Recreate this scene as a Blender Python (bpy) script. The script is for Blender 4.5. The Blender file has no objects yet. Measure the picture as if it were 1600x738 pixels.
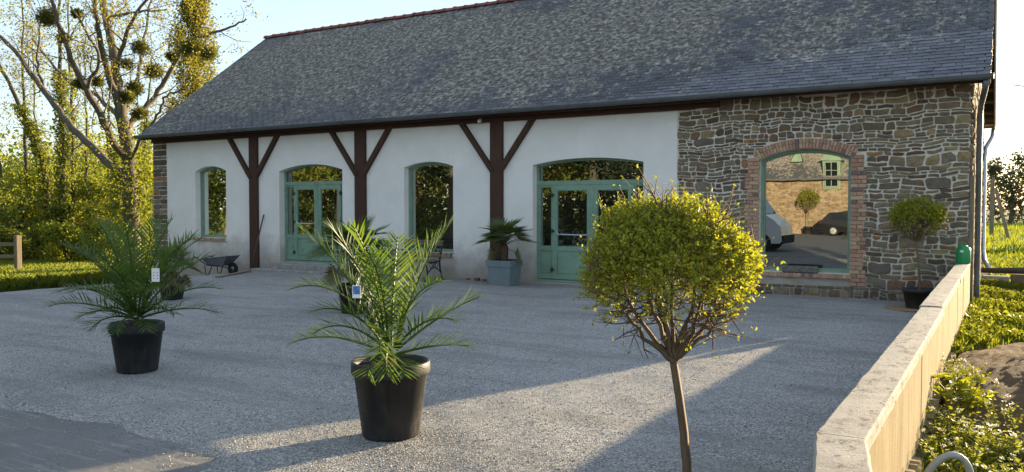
import bpy, math, random
import numpy as np
from mathutils import Vector, Matrix
R=math.radians
scene=bpy.context.scene
# ---------------------------------------------------------------- camera, sky, sun, exposure
FPX=1285.0; CAMH=1.6; PITCH=math.atan(42/FPX); YAW=math.atan(765/FPX)
cam=bpy.data.cameras.new('camera'); cam.sensor_width=36; cam.lens=FPX*36/1600; cam.clip_start=.05; cam.clip_end=6000
camo=bpy.data.objects.new('camera',cam); scene.collection.objects.link(camo)
camo.location=(0,0,CAMH); camo.rotation_euler=(math.pi/2-PITCH,0,YAW); scene.camera=camo
SUN_AZ=R(19.5); SUN_EL=R(8.5)          # azimuth to the right of +Y
world=bpy.data.worlds.new('World'); scene.world=world; world.use_nodes=True
wn=world.node_tree; bg=wn.nodes['Background']; sky=wn.nodes.new('ShaderNodeTexSky'); sky.sky_type='NISHITA'
sky.sun_disc=False; sky.sun_elevation=SUN_EL; sky.sun_rotation=SUN_AZ; sky.altitude=60; sky.air_density=1.0; sky.dust_density=0.3; sky.ozone_density=1.6
def _cl():
    tc=wn.nodes.new('ShaderNodeTexCoord'); mp=wn.nodes.new('ShaderNodeMapping'); mp.inputs['Scale'].default_value=(1.2,1.2,6)
    nz=wn.nodes.new('ShaderNodeTexNoise'); nz.inputs['Scale'].default_value=1.6; nz.inputs['Detail'].default_value=6; nz.inputs['Roughness'].default_value=.62
    rp=wn.nodes.new('ShaderNodeValToRGB'); rp.color_ramp.elements[0].position=.42; rp.color_ramp.elements[1].position=.8
    rp.color_ramp.elements[0].color=(.62,.62,.62,1); rp.color_ramp.elements[1].color=(.93,.93,.93,1)
    # thin even veil of high cloud over the whole clear sky
    mx=wn.nodes.new('ShaderNodeMixRGB')
    L=wn.links.new
    L(tc.outputs['Generated'],mp.inputs[0]); L(mp.outputs[0],nz.inputs['Vector']); L(nz.outputs[0],rp.inputs[0]); L(rp.outputs[0],mx.inputs[0])
    L(sky.outputs[0],mx.inputs[1]); mx.inputs[2].default_value=(1.16,1.33,1.58,1); L(mx.outputs[0],bg.inputs[0])
_cl()
bg.inputs[1].default_value=0.15
sd=bpy.data.lights.new('sun','SUN'); sd.energy=4.5; sd.angle=R(.6); sd.color=(1.0,.78,.48)
so=bpy.data.objects.new('sun',sd); scene.collection.objects.link(so)
SUNV=Vector((math.sin(SUN_AZ)*math.cos(SUN_EL),math.cos(SUN_AZ)*math.cos(SUN_EL),math.sin(SUN_EL)))
so.rotation_euler=SUNV.to_track_quat('Z','Y').to_euler(); so.location=(20,60,20)
vs=scene.view_settings; vs.view_transform='Standard'; vs.look='None'; vs.gamma=1; vs.use_curve_mapping=False; vs.exposure=2.0
scene.render.engine='CYCLES'
scene.cycles.max_bounces=5; scene.cycles.transparent_max_bounces=8
# ---------------------------------------------------------------- helpers
COL=scene.collection
_cp,_sp,_c,_s=math.cos(PITCH),math.sin(PITCH),math.cos(YAW),math.sin(YAW)
def ray(u,v):
    x=(u-800)/FPX; y=-(v-369)/FPX; fw=_cp+y*_sp; up=-_sp+y*_cp
    return Vector((x*_c-fw*_s,x*_s+fw*_c,up))
def atD(u,v,d):
    r=ray(u,v); return Vector((0,0,CAMH))+r*(d/(-r.x*_s+r.y*_c))
def onZ(u,v,z=0): r=ray(u,v); return Vector((0,0,CAMH))+r*((z-CAMH)/r.z)
def tag(o,label=None,cat=None,group=None,kind=None):
    if label: o['label']=label
    if cat: o['category']=cat
    if group: o['group']=group
    if kind: o['kind']=kind
    return o
def thing(name,label,cat,loc=(0,0,0),rz=0,group=None):
    o=bpy.data.objects.new(name,None); COL.objects.link(o); o.location=loc; o.rotation_euler=(0,0,rz); o.empty_display_size=.1
    return tag(o,label,cat,group)
def link(name,me,mat,parent=None,smooth=False):
    if mat is not None and not me.materials: me.materials.append(mat)
    if smooth: me.polygons.foreach_set('use_smooth',[True]*len(me.polygons))
    o=bpy.data.objects.new(name,me); COL.objects.link(o)
    if parent: o.parent=parent
    return o
def npmesh(name,V,F):
    """V (n,3), F (m,k) uniform polygons"""
    V=np.asarray(V,dtype=np.float32); F=np.asarray(F,dtype=np.int32); me=bpy.data.meshes.new(name)
    m,k=F.shape; me.vertices.add(len(V)); me.vertices.foreach_set('co',V.ravel())
    me.loops.add(m*k); me.loops.foreach_set('vertex_index',F.ravel())
    me.polygons.add(m); me.polygons.foreach_set('loop_start',np.arange(0,m*k,k,dtype=np.int32))
    me.update(calc_edges=True); return me
class MB:
    def __init__(s): s.v=[]; s.f=[]
    def add(s,vs,fs):
        b=len(s.v); s.v+=[tuple(p) for p in vs]; s.f+=[tuple(i+b for i in f) for f in fs]; return s
    def box(s,x0,x1,y0,y1,z0,z1,bv=0):
        if bv:
            b=min(bv,(x1-x0)*.45,(y1-y0)*.45,(z1-z0)*.45)
            vs=[];
            for z,i in ((z0,b),(z0+b,0),(z1-b,0),(z1,b)):
                vs+=[(x0+i,y0+b,z),(x0+b,y0+i,z),(x1-b,y0+i,z),(x1-i,y0+b,z),(x1-i,y1-b,z),(x1-b,y1-i,z),(x0+b,y1-i,z),(x0+i,y1-b,z)]
            fs=[tuple(range(7,-1,-1)),tuple(range(24,32))]
            for r in range(3):
                for k in range(8): fs.append((r*8+k,r*8+(k+1)%8,r*8+8+(k+1)%8,r*8+8+k))
            return s.add(vs,fs)
        return s.add([(x0,y0,z0),(x1,y0,z0),(x1,y1,z0),(x0,y1,z0),(x0,y0,z1),(x1,y0,z1),(x1,y1,z1),(x0,y1,z1)],
            [(3,2,1,0),(4,5,6,7),(0,1,5,4),(1,2,6,5),(2,3,7,6),(3,0,4,7)])
    def beam(s,a,b,w,h,up=(0,0,1)):
        a=Vector(a); b=Vector(b); d=(b-a).normalized(); sd=d.cross(Vector(up))
        if sd.length<1e-4: sd=Vector((1,0,0))
        sd.normalize(); u=sd.cross(d)
        vs=[p+sd*i*w/2+u*j*h/2 for p in (a,b) for i,j in ((-1,-1),(1,-1),(1,1),(-1,1))]
        return s.add(vs,[(0,1,2,3),(7,6,5,4),(0,4,5,1),(1,5,6,2),(2,6,7,3),(3,7,4,0)])
    def tube(s,pts,rs,k=8,caps=True):
        pts=[Vector(p) for p in pts]; n=len(pts)
        if not hasattr(rs,'__len__'): rs=[rs]*n
        d0=(pts[1]-pts[0]).normalized(); u=d0.orthogonal().normalized(); vs=[]
        for i in range(n):
            d=(pts[min(i+1,n-1)]-pts[max(i-1,0)])
            d=d.normalized() if d.length>1e-9 else d0
            u=(u-d*u.dot(d)); u=u.normalized() if u.length>1e-6 else d.orthogonal().normalized()
            w=d.cross(u)
            for j in range(k):
                a=2*math.pi*j/k; vs.append(pts[i]+(u*math.cos(a)+w*math.sin(a))*rs[i])
        fs=[(i*k+j,i*k+(j+1)%k,(i+1)*k+(j+1)%k,(i+1)*k+j) for i in range(n-1) for j in range(k)]
        if caps: fs+=[tuple(range(k-1,-1,-1)),tuple(range((n-1)*k,n*k))]
        return s.add(vs,fs)
    def lathe(s,prof,k=32,c=(0,0,0),axis='z'):
        vs=[];n=len(prof)
        for r,z in prof:
            for j in range(k):
                a=2*math.pi*j/k; p=(r*math.cos(a),r*math.sin(a),z)
                if axis=='y': p=(p[0],p[2],p[1])
                if axis=='x': p=(p[2],p[0],p[1])
                vs.append((p[0]+c[0],p[1]+c[1],p[2]+c[2]))
        fs=[(i*k+j,i*k+(j+1)%k,(i+1)*k+(j+1)%k,(i+1)*k+j) for i in range(n-1) for j in range(k)]
        return s.add(vs,fs)
    def prism(s,poly,y0,y1):   # polygon in XZ, extruded along Y
        n=len(poly); vs=[(x,y0,z) for x,z in poly]+[(x,y1,z) for x,z in poly]
        return s.add(vs,[tuple(range(n)),tuple(range(2*n-1,n-1,-1))]+[(i,i+n,(i+1)%n+n,(i+1)%n) for i in range(n)])
    def quad(s,a,b,c,d): return s.add([a,b,c,d],[(0,1,2,3)])
    def mesh(s,name):
        me=bpy.data.meshes.new(name); me.from_pydata(s.v,[],s.f); me.update(); return me
    def build(s,name,mat,parent=None,smooth=False): return link(name,s.mesh(name),mat,parent,smooth)
# ---------------------------------------------------------------- materials
def newmat(name):
    m=bpy.data.materials.new(name); m.use_nodes=True; nt=m.node_tree; return m,nt,nt.nodes['Principled BSDF']
def nd(nt,t,**kw):
    n=nt.nodes.new(t)
    for k,v in kw.items(): setattr(n,k,v)
    return n
def lk(nt,a,b): nt.links.new(a,b)
def pos(nt,scale=(1,1,1),obj=False):
    g=nd(nt,'ShaderNodeTexCoord').outputs['Object'] if obj else nd(nt,'ShaderNodeNewGeometry').outputs['Position']
    mp=nd(nt,'ShaderNodeMapping'); mp.inputs['Scale'].default_value=scale; lk(nt,g,mp.inputs[0]); return mp.outputs[0]
def noise(nt,vec,scale,detail=4,rough=.55):
    n=nd(nt,'ShaderNodeTexNoise'); n.inputs['Scale'].default_value=scale; n.inputs['Detail'].default_value=detail; n.inputs['Roughness'].default_value=rough
    lk(nt,vec,n.inputs['Vector']); return n.outputs[0]
def voro(nt,vec,scale,feat='F1',out='Distance'):
    n=nd(nt,'ShaderNodeTexVoronoi',feature=feat); n.inputs['Scale'].default_value=scale; lk(nt,vec,n.inputs['Vector']); return n.outputs[out]
def ramp(nt,fac,stops,interp='LINEAR'):
    n=nd(nt,'ShaderNodeValToRGB'); cr=n.color_ramp; cr.interpolation=interp
    while len(cr.elements)<len(stops): cr.elements.new(.5)
    for e,(p,c) in zip(cr.elements,stops):
        e.position=p; e.color=(c,c,c,1) if not hasattr(c,'__len__') else (*c[:3],1)
    lk(nt,fac,n.inputs[0]); return n.outputs[0]
def mixc(nt,fac,a,b,mode='MIX'):
    n=nd(nt,'ShaderNodeMixRGB',blend_type=mode)
    for i,x in ((0,fac),(1,a),(2,b)):
        if hasattr(x,'is_linked'): lk(nt,x,n.inputs[i])
        elif i==0: n.inputs[0].default_value=x
        else: n.inputs[i].default_value=(*x[:3],1)
    return n.outputs[0]
def mth(nt,op,a,b=None):
    n=nd(nt,'ShaderNodeMath',operation=op)
    for i,x in ((0,a),(1,b)):
        if x is None: continue
        if hasattr(x,'is_linked'): lk(nt,x,n.inputs[i])
        else: n.inputs[i].default_value=x
    return n.outputs[0]
def bump(nt,bsdf,h,strength=.5,dist=.01):
    b=nd(nt,'ShaderNodeBump'); b.inputs['Strength'].default_value=strength; b.inputs['Distance'].default_value=dist
    lk(nt,h,b.inputs['Height']); lk(nt,b.outputs[0],bsdf.inputs['Normal'])
def rnd(nt):
    o=nd(nt,'ShaderNodeObjectInfo').outputs['Random']; g=nd(nt,'ShaderNodeNewGeometry').outputs['Random Per Island']
    return mth(nt,'FRACT',mth(nt,'ADD',o,mth(nt,'MULTIPLY',g,7.31)))
def setp(b,rough=None,spec=None,metal=None,col=None):
    if rough is not None: b.inputs['Roughness'].default_value=rough
    if spec is not None: b.inputs['Specular IOR Level'].default_value=spec
    if metal is not None: b.inputs['Metallic'].default_value=metal
    if col is not None: b.inputs['Base Color'].default_value=(*col,1)
def simple(name,col,rough=.7,spec=.3,metal=0,var=.25,scale=6,bs=.15,bd=.004,bscale=60,obj=False):
    """base colour with soft large-scale wear and fine relief"""
    m,nt,b=newmat(name); setp(b,rough,spec,metal); p=pos(nt,obj=obj)
    n=noise(nt,p,scale,6,.65); lo=[c*(1-var) for c in col]; hi=[min(1,c*(1+var)) for c in col]
    lk(nt,ramp(nt,n,[(.3,lo),(.7,hi)]),b.inputs['Base Color'])
    rr=ramp(nt,noise(nt,p,scale*2.3,4),[(.3,max(.02,rough-.1)),(.7,min(1,rough+.1))]); lk(nt,rr,b.inputs['Roughness'])
    if bs: bump(nt,b,noise(nt,p,bscale,4,.7),bs,bd)
    return m
def leafmat(name,cols,trans=.5,tcol=None,rough=.55,spec=.35):
    """leaf blades: reflect and let light through, each leaf its own shade"""
    m,nt,b=newmat(name); r=rnd(nt)
    n=len(cols); c=ramp(nt,r,[(i/max(1,n-1),x) for i,x in enumerate(cols)])
    lk(nt,c,b.inputs['Base Color']); setp(b,rough,spec)
    t=nd(nt,'ShaderNodeBsdfTranslucent'); tc=mixc(nt,1.0,c,tcol or (1.5,1.45,.55),'MULTIPLY'); lk(nt,tc,t.inputs[0])
    mx=nd(nt,'ShaderNodeMixShader'); mx.inputs[0].default_value=trans
    lk(nt,b.outputs[0],mx.inputs[1]); lk(nt,t.outputs[0],mx.inputs[2]); lk(nt,mx.outputs[0],nt.nodes['Material Output'].inputs[0])
    return m
M={}
def dusty(name,col,dust):
    m,nt,b=newmat(name); p=pos(nt); n=noise(nt,p,5,8,.75); n2=noise(nt,pos(nt,(6,6,1.2)),4,6,.7)
    f=ramp(nt,mth(nt,'MULTIPLY',n,n2),[(.2,0.),(.42,.55)]); lk(nt,mixc(nt,f,col,dust),b.inputs['Base Color']); setp(b,.55,.35); lk(nt,ramp(nt,f,[(0,.45),(.5,.85)]),b.inputs['Roughness']); bump(nt,b,noise(nt,p,80,3,.6),.12,.002); return m
def mk_materials():
    # white lime render, dirtier towards splash height, hair cracks
    m,nt,b=newmat('lime_render'); p=pos(nt); n=noise(nt,p,1.3,8,.65); st=noise(nt,pos(nt,(3.0,3.0,.35)),1.6,6,.7)
    c=ramp(nt,n,[(.3,(.76,.725,.675)),(.7,(.86,.825,.775))]); c=mixc(nt,ramp(nt,st,[(.6,0.),(.9,.4)]),c,(.55,.53,.5))
    sx=nd(nt,'ShaderNodeSeparateXYZ'); lk(nt,p,sx.inputs[0])
    zf=mth(nt,'ADD',sx.outputs[2],mth(nt,'MULTIPLY',mth(nt,'SUBTRACT',noise(nt,p,2.5,6,.7),.5),1.1))
    c=mixc(nt,ramp(nt,zf,[(.05,.9),(.4,.6),(.95,.0)]),c,(.29,.25,.205))
    sp=ramp(nt,voro(nt,p,5.5),[(.0,1.),(.025,1.),(.035,0.)]); c=mixc(nt,mth(nt,'MULTIPLY',sp,.5),c,(.25,.23,.2))
    lk(nt,c,b.inputs['Base Color']); setp(b,.9,.15); bump(nt,b,mixc(nt,.5,noise(nt,p,14,6,.7),noise(nt,p,90,4,.7)),.5,.012); M['render']=m
    # lime mortar
    m,nt,b=newmat('lime_mortar'); p=pos(nt); sx=nd(nt,'ShaderNodeSeparateXYZ'); lk(nt,p,sx.inputs[0])
    c=ramp(nt,noise(nt,p,7,6,.7),[(.3,(.62,.56,.47)),(.7,(.78,.72,.62))])
    zf=mth(nt,'ADD',sx.outputs[2],mth(nt,'MULTIPLY',noise(nt,p,1.5,6,.7),.7))
    c=mixc(nt,ramp(nt,zf,[(.45,.75),(.85,0.)]),c,(.20,.18,.155)); lk(nt,c,b.inputs['Base Color']); setp(b,.95,.1); bump(nt,b,noise(nt,p,70,5,.75),.8,.01); M['mortar']=m
    # schist rubble
    m,nt,b=newmat('schist_stone'); p=pos(nt); r=rnd(nt)
    c=ramp(nt,r,[(0,(.125,.083,.056)),(.14,(.18,.132,.085)),(.3,(.27,.20,.13)),(.44,(.215,.165,.105)),(.56,(.235,.20,.14)),(.68,(.175,.15,.115)),(.78,(.32,.235,.145)),(.86,(.235,.13,.075)),(.93,(.36,.26,.13)),(.975,(.38,.19,.07))],'CONSTANT')
    n=noise(nt,p,11,6,.7); c=mixc(nt,ramp(nt,n,[(.35,.0),(.75,.75)]),c,(.08,.064,.05)); n2=noise(nt,p,23,5,.75); c=mixc(nt,ramp(nt,n2,[(.56,.0),(.72,.6)]),c,(.36,.315,.235))
    lk(nt,c,b.inputs['Base Color']); setp(b,.85,.25); bump(nt,b,mixc(nt,.5,noise(nt,pos(nt,(1,1,2.5)),16,6,.7),noise(nt,p,75,4,.7)),.9,.016); M['stone']=m
    # bricks
    m,nt,b=newmat('clay_brick'); p=pos(nt); r=rnd(nt)
    c=ramp(nt,r,[(0,(.40,.22,.145)),(.22,(.49,.285,.19)),(.42,(.44,.25,.18)),(.55,(.54,.39,.24)),(.7,(.51,.31,.23)),(.84,(.21,.135,.125)),(.92,(.47,.35,.21))],'CONSTANT')
    c=mixc(nt,ramp(nt,noise(nt,p,18,6,.7),[(.4,0.),(.75,.55)]),c,(.20,.13,.10)); lk(nt,c,b.inputs['Base Color']); setp(b,.85,.2); bump(nt,b,noise(nt,p,60,5,.7),.6,.008); M['brick']=m
    # slates: blue-grey schist slate, with lichen colonies
    m,nt,b=newmat('roof_slate'); p=pos(nt); r=rnd(nt)
    c=ramp(nt,r,[(0,(.072,.071,.082)),(.25,(.095,.095,.11)),(.5,(.083,.082,.094)),(.75,(.122,.122,.138)),(1,(.096,.094,.106))],'CONSTANT')
    sx=nd(nt,'ShaderNodeSeparateXYZ'); lk(nt,p,sx.inputs[0])
    big=noise(nt,pos(nt,(1.0,.6,.6)),.55,5,.65); fine=noise(nt,p,4.6,8,.74)
    # colonies thrive on the old middle of the slope, thin at the eave and on the re-laid end
    zz=ramp(nt,mth(nt,'DIVIDE',sx.outputs[2],8.),[(.47,.0),(.60,.13),(.78,.17),(.93,.05)])
    xx=ramp(nt,mth(nt,'DIVIDE',mth(nt,'ADD',sx.outputs[0],22.),22.),[(.0,.04),(.1,.10),(.62,.13),(.80,.04),(.97,-.0)])
    f=mth(nt,'ADD',mth(nt,'ADD',mth(nt,'MULTIPLY',mth(nt,'SUBTRACT',big,.27),.66),mth(nt,'MULTIPLY',fine,.86)),mth(nt,'ADD',zz,xx))
    lf=ramp(nt,f,[(.72,0.),(.77,.95),(1,1.)])
    lc=ramp(nt,noise(nt,p,9.5,5,.78),[(.38,(.075,.07,.062)),(.5,(.21,.195,.17)),(.62,(.56,.52,.46))])
    c=mixc(nt,mth(nt,'MULTIPLY',lf,.88),c,lc)
    mo=ramp(nt,noise(nt,pos(nt,(1,1,.3)),1.1,6,.7),[(.62,0.),(.74,.6)]); c=mixc(nt,mo,c,(.085,.085,.055))
    lk(nt,c,b.inputs['Base Color']); setp(b,.5,.5); lk(nt,ramp(nt,lf,[(0,.42),(1,.95)]),b.inputs['Roughness'])
    bump(nt,b,mixc(nt,lf,noise(nt,p,40,4,.7),noise(nt,p,30,6,.8)),.55,.012); M['slate']=m
    # gravel
    def gravel(name,cols,dirt):
        m,nt,b=newmat(name); p=pos(nt); col=nd(nt,'ShaderNodeTexVoronoi'); col.inputs['Scale'].default_value=78; lk(nt,p,col.inputs['Vector'])
        sp=nd(nt,'ShaderNodeSeparateColor'); lk(nt,col.outputs['Color'],sp.inputs[0])
        c=ramp(nt,sp.outputs[0],[(i/(len(cols)-1),x) for i,x in enumerate(cols)])
        d=ramp(nt,col.outputs['Distance'],[(.35,0.),(.75,.55)]); c=mixc(nt,d,c,(.045,.045,.045))
        w=noise(nt,pos(nt,(.7,1.9,1)),1.3,8,.72); c=mixc(nt,ramp(nt,w,[(.5,0.),(.66,.85)]),c,dirt)
        w2=noise(nt,p,.35,5,.6); c=mixc(nt,ramp(nt,w2,[(.35,.0),(.65,.35)]),c,(.42,.415,.40))
        w3=noise(nt,pos(nt,(.22,1.5,1)),1.1,6,.65); c=mixc(nt,ramp(nt,w3,[(.5,0.),(.68,.45)]),c,[x*.8 for x in dirt])
        lk(nt,c,b.inputs['Base Color']); setp(b,.92,.2)
        h=mixc(nt,.6,ramp(nt,col.outputs['Distance'],[(0,1.),(.8,0.)]),noise(nt,p,9,6,.75)); bump(nt,b,h,1.0,.012); return m
    M['gravel']=gravel('grey_gravel',[(.145,.14,.135),(.25,.242,.23),(.335,.323,.306),(.43,.413,.39),(.57,.545,.51)],(.175,.167,.155))
    # worn concrete / asphalt apron
    m,nt,b=newmat('worn_concrete'); p=pos(nt); c=ramp(nt,noise(nt,p,.9,8,.7),[(.3,(.15,.145,.14)),(.7,(.235,.225,.215))])
    sc=noise(nt,pos(nt,(.5,6,1)),2.6,7,.75); c=mixc(nt,ramp(nt,sc,[(.53,0.),(.66,.75)]),c,(.36,.335,.295))
    c=mixc(nt,ramp(nt,noise(nt,p,3.5,7,.75),[(.55,0.),(.75,.6)]),c,(.11,.105,.10)); lk(nt,c,b.inputs['Base Color']); setp(b,.85,.3); bump(nt,b,mixc(nt,.5,noise(nt,p,110,4,.7),noise(nt,p,6,6,.75)),.9,.02); M['concrete']=m
    # grass ground
    def turf(name,a,bc,d):
        m,nt,b=newmat(name); p=pos(nt); c=ramp(nt,noise(nt,p,.5,8,.7),[(.3,a),(.7,bc)]); c=mixc(nt,ramp(nt,noise(nt,p,5,7,.75),[(.5,0.),(.7,.6)]),c,d)
        lk(nt,c,b.inputs['Base Color']); setp(b,.9,.15); bump(nt,b,noise(nt,p,25,6,.8),1.,.05); return m
    M['turf']=turf('lawn_turf',(.14,.19,.035),(.20,.23,.045),(.11,.15,.03)); M['field']=turf('young_crop',(.085,.17,.02),(.12,.21,.025),(.075,.15,.02))
    M['soil']=turf('bare_soil',(.15,.095,.052),(.22,.145,.085),(.09,.06,.036)); M['verge']=turf('rough_verge',(.10,.12,.03),(.15,.14,.05),(.10,.075,.045))
    M['forest']=turf('forest_floor',(.06,.055,.03),(.09,.08,.035),(.05,.06,.02))
    # wood
    def wood(name,a,bc,rough=.75,sc=(18,18,1.2)):
        m,nt,b=newmat(name); p=pos(nt,sc); n=noise(nt,p,1.6,7,.7); c=ramp(nt,n,[(.3,a),(.7,bc)]); r=rnd(nt)
        c=mixc(nt,mth(nt,'MULTIPLY',r,.25),c,[x*.6 for x in a]); lk(nt,c,b.inputs['Base Color']); setp(b,rough,.25); bump(nt,b,n,.6,.008); return m
    M['timber']=wood('brown_stained_oak',(.050,.025,.017),(.092,.046,.031)); M['beam']=wood('brown_stained_beam',(.045,.022,.015),(.085,.042,.028),.75,(1.2,18,18))
    M['greywood']=wood('weathered_wood',(.15,.115,.08),(.30,.24,.17),.85); M['lath']=wood('roof_lath',(.16,.105,.06),(.28,.19,.11),.85,(3,12,12)); M['bench']=wood('bench_slat',(.10,.075,.05),(.19,.145,.10),.7,(1.2,18,18))
    M['bark']=wood('poplar_bark',(.07,.06,.046),(.17,.145,.11),.9,(7,7,1.5)); M['darkbark']=wood('dark_bark',(.06,.05,.038),(.12,.10,.075),.9,(9,9,2)); M['twig']=wood('privet_bark',(.11,.075,.045),(.22,.155,.095),.85,(26,26,5)); M['trunkfibre']=wood('palm_fibre',(.07,.042,.024),(.16,.10,.055),.95,(30,30,6))
    M['green']=simple('green_paint',(.20,.305,.225),.45,.4,0,.2,4,.08,.002,40); M['greendark']=simple('green_paint_old',(.14,.29,.20),.5,.35,0,.12,4)
    M['zinc']=simple('zinc',(.125,.135,.14),.55,.5,.25,.25,4,.15,.003,30); M['zinclight']=simple('bright_zinc',(.42,.44,.46),.38,.5,.75,.15,5)
    M['iron']=simple('black_iron',(.022,.02,.019),.5,.4,.3,.3,20); M['hinge']=simple('hinge_steel',(.045,.04,.036),.45,.4,.5,.2,20); M['steel']=simple('brushed_steel',(.5,.5,.5),.3,.5,.85,.1,20)
    M['tray']=simple('galvanised_tray',(.19,.20,.22),.45,.5,.55,.3,9); M['rubber']=simple('rubber',(.018,.018,.018),.85,.2,0,.3,20); M['pot']=dusty('charcoal_plastic',(.020,.020,.021),(.085,.08,.072))
    M['planter']=simple('blue_grey_planter',(.17,.215,.225),.55,.35,0,.10,5,.08,.002,80); M['potsoil']=simple('potting_soil',(.035,.025,.018),.95,.1,0,.4,30,.9,.02,40)
    M['ridge']=simple('red_clay_ridge',(.21,.075,.06),.8,.25,0,.35,3,.4,.006,40); M['coping']=None
    m,nt,b=newmat('cast_stone'); p=pos(nt); c=ramp(nt,noise(nt,p,2.2,8,.7),[(.3,(.31,.28,.24)),(.7,(.46,.42,.365))]); c=mixc(nt,ramp(nt,noise(nt,pos(nt,(1,.55,1)),17,6,.78),[(.53,0.),(.62,.9)]),c,(.14,.128,.11)); c=mixc(nt,ramp(nt,noise(nt,p,60,3,.7),[(.6,0.),(.75,.6)]),c,(.18,.165,.15))
    lk(nt,c,b.inputs['Base Color']); setp(b,.9,.2); bump(nt,b,mixc(nt,.5,noise(nt,p,45,6,.8),noise(nt,p,9,5,.7)),1.,.015); M['coping']=m
    m,nt,b=newmat('sand_render'); p=pos(nt); c=ramp(nt,noise(nt,p,2.,8,.7),[(.3,(.25,.19,.105)),(.7,(.37,.295,.17))]); st=noise(nt,pos(nt,(4,4,.4)),2.3,6,.7); c=mixc(nt,ramp(nt,st,[(.45,0.),(.7,.75)]),c,(.15,.11,.06))
    lk(nt,c,b.inputs['Base Color']); setp(b,.92,.15); bump(nt,b,mixc(nt,.6,noise(nt,p,60,6,.8),st),.9,.012); M['wallface']=m
    M['trough']=simple('granite_trough',(.15,.145,.125),.9,.2,0,.4,14,.8,.012,50); M['step']=simple('step_stone',(.30,.285,.26),.9,.2,0,.3,6,.6,.008,50)
    M['bottle']=simple('green_plastic',(.012,.25,.075),.35,.5,0,.12,9,.05,.001,90); M['white']=simple('white_plastic',(.78,.78,.77),.4,.4,0,.04,5,0); M['print']=simple('printed_blue',(.08,.2,.5),.4,.4,0,.5,30,0)
    M['ink']=simple('grey_ink',(.2,.2,.2),.6,.3,0,.1,5,0); M['hose']=simple('grey_hose',(.30,.32,.30),.5,.4,0,.2,20); M['dry']=simple('dry_stem',(.30,.20,.11),.8,.2,0,.25,20)
    M['dark']=simple('dark_interior',(.02,.018,.016),.8,.2,0,.2,3,0); M['deck']=simple('roof_deck',(.05,.045,.04),.9,.1,0,.2,3,0)
    # double glazing over a dark room: dark body, strong mirror layer, a little float-glass waviness
    m,nt,b=newmat('window_glass'); p=pos(nt); g=nd(nt,'ShaderNodeBsdfGlossy'); g.inputs['Roughness'].default_value=.0; g.inputs['Color'].default_value=(.93,.96,.92,1)
    bm=nd(nt,'ShaderNodeBump'); bm.inputs['Strength'].default_value=.02; bm.inputs['Distance'].default_value=.02; lk(nt,noise(nt,p,1.7,2,.5),bm.inputs['Height']); lk(nt,bm.outputs[0],g.inputs['Normal'])
    setp(b,.3,.0,0,(.012,.011,.009)); fr=nd(nt,'ShaderNodeFresnel'); fr.inputs[0].default_value=1.5
    f=mth(nt,'ADD',mth(nt,'MULTIPLY',fr.outputs[0],1.8),.25); f=mth(nt,'MINIMUM',f,.9); mx=nd(nt,'ShaderNodeMixShader'); lk(nt,f,mx.inputs[0]); lk(nt,b.outputs[0],mx.inputs[1]); lk(nt,g.outputs[0],mx.inputs[2]); lk(nt,mx.outputs[0],nt.nodes['Material Output'].inputs[0]); M['glass']=m
    M['palm']=leafmat('date_palm_leaf',[(.05,.095,.026),(.075,.125,.03),(.062,.11,.036),(.10,.145,.038)],.42,(2.3,2.1,.75),.45,.3)
    M['fan']=leafmat('fan_palm_leaf',[(.06,.10,.03),(.09,.135,.04),(.075,.115,.04),(.11,.145,.05)],.35,(1.7,1.5,.6),.4,.45); M['fanold']=leafmat('fan_palm_dry_leaf',[(.17,.15,.07),(.22,.19,.10),(.13,.13,.06)],.3,None,.6,.3)
    M['privet']=leafmat('privet_leaf',[(.20,.235,.024),(.27,.30,.03),(.34,.355,.038),(.42,.41,.048)],.45,(1.35,1.28,.42))
    M['poplar']=leafmat('young_poplar_leaf',[(.14,.155,.035),(.20,.195,.042),(.23,.205,.048),(.17,.18,.04)],.5,(1.9,1.65,.5)); M['mistle']=leafmat('mistletoe_leaf',[(.075,.085,.018),(.12,.12,.022),(.09,.10,.022)],.42)
    M['wood1']=leafmat('spring_leaf',[(.13,.18,.032),(.18,.22,.038),(.24,.25,.042),(.15,.19,.035)],.55,(1.9,1.7,.5)); M['wood2']=leafmat('ivy_leaf',[(.10,.135,.028),(.14,.17,.033),(.18,.20,.038)],.5,(1.8,1.6,.5)); M['lomb']=leafmat('lombardy_leaf',[(.15,.15,.022),(.19,.18,.026),(.13,.14,.022)],.5,(1.9,1.7,.45))
    M['blossom']=leafmat('yellow_blossom',[(.5,.36,.02),(.6,.42,.03)],.4,(1.2,1.1,.6)); M['petal']=leafmat('white_petal',[(.6,.6,.55),(.75,.74,.7)],.4,(1,1,.9)); M['orange']=leafmat('orange_petal',[(.6,.2,.03),(.5,.25,.05)],.3,(1,1,.9))
    M['grass']=leafmat('grass_blade',[(.11,.16,.026),(.16,.20,.034),(.21,.23,.048),(.13,.17,.03)],.5,(1.8,1.65,.45)); M['weed']=leafmat('weed_leaf',[(.12,.16,.03),(.18,.20,.045),(.23,.22,.06)],.5,(1.7,1.6,.5))
    M['budtwig']=simple('bare_twig',(.11,.09,.075),.85,.2,0,.3,8,0); M['hedge']=leafmat('hedgerow_leaf',[(.06,.065,.025),(.085,.08,.032),(.075,.072,.028)],.15)
    M['pine']=leafmat('pine_needles',[(.03,.05,.02),(.045,.065,.025)],.25)
    m,nt,b=newmat('golden_rubble'); p=pos(nt,(1,1,1.9)); v=nd(nt,'ShaderNodeTexVoronoi'); v.inputs['Scale'].default_value=4.2; lk(nt,p,v.inputs['Vector']); s2=nd(nt,'ShaderNodeSeparateColor'); lk(nt,v.outputs['Color'],s2.inputs[0])
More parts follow.
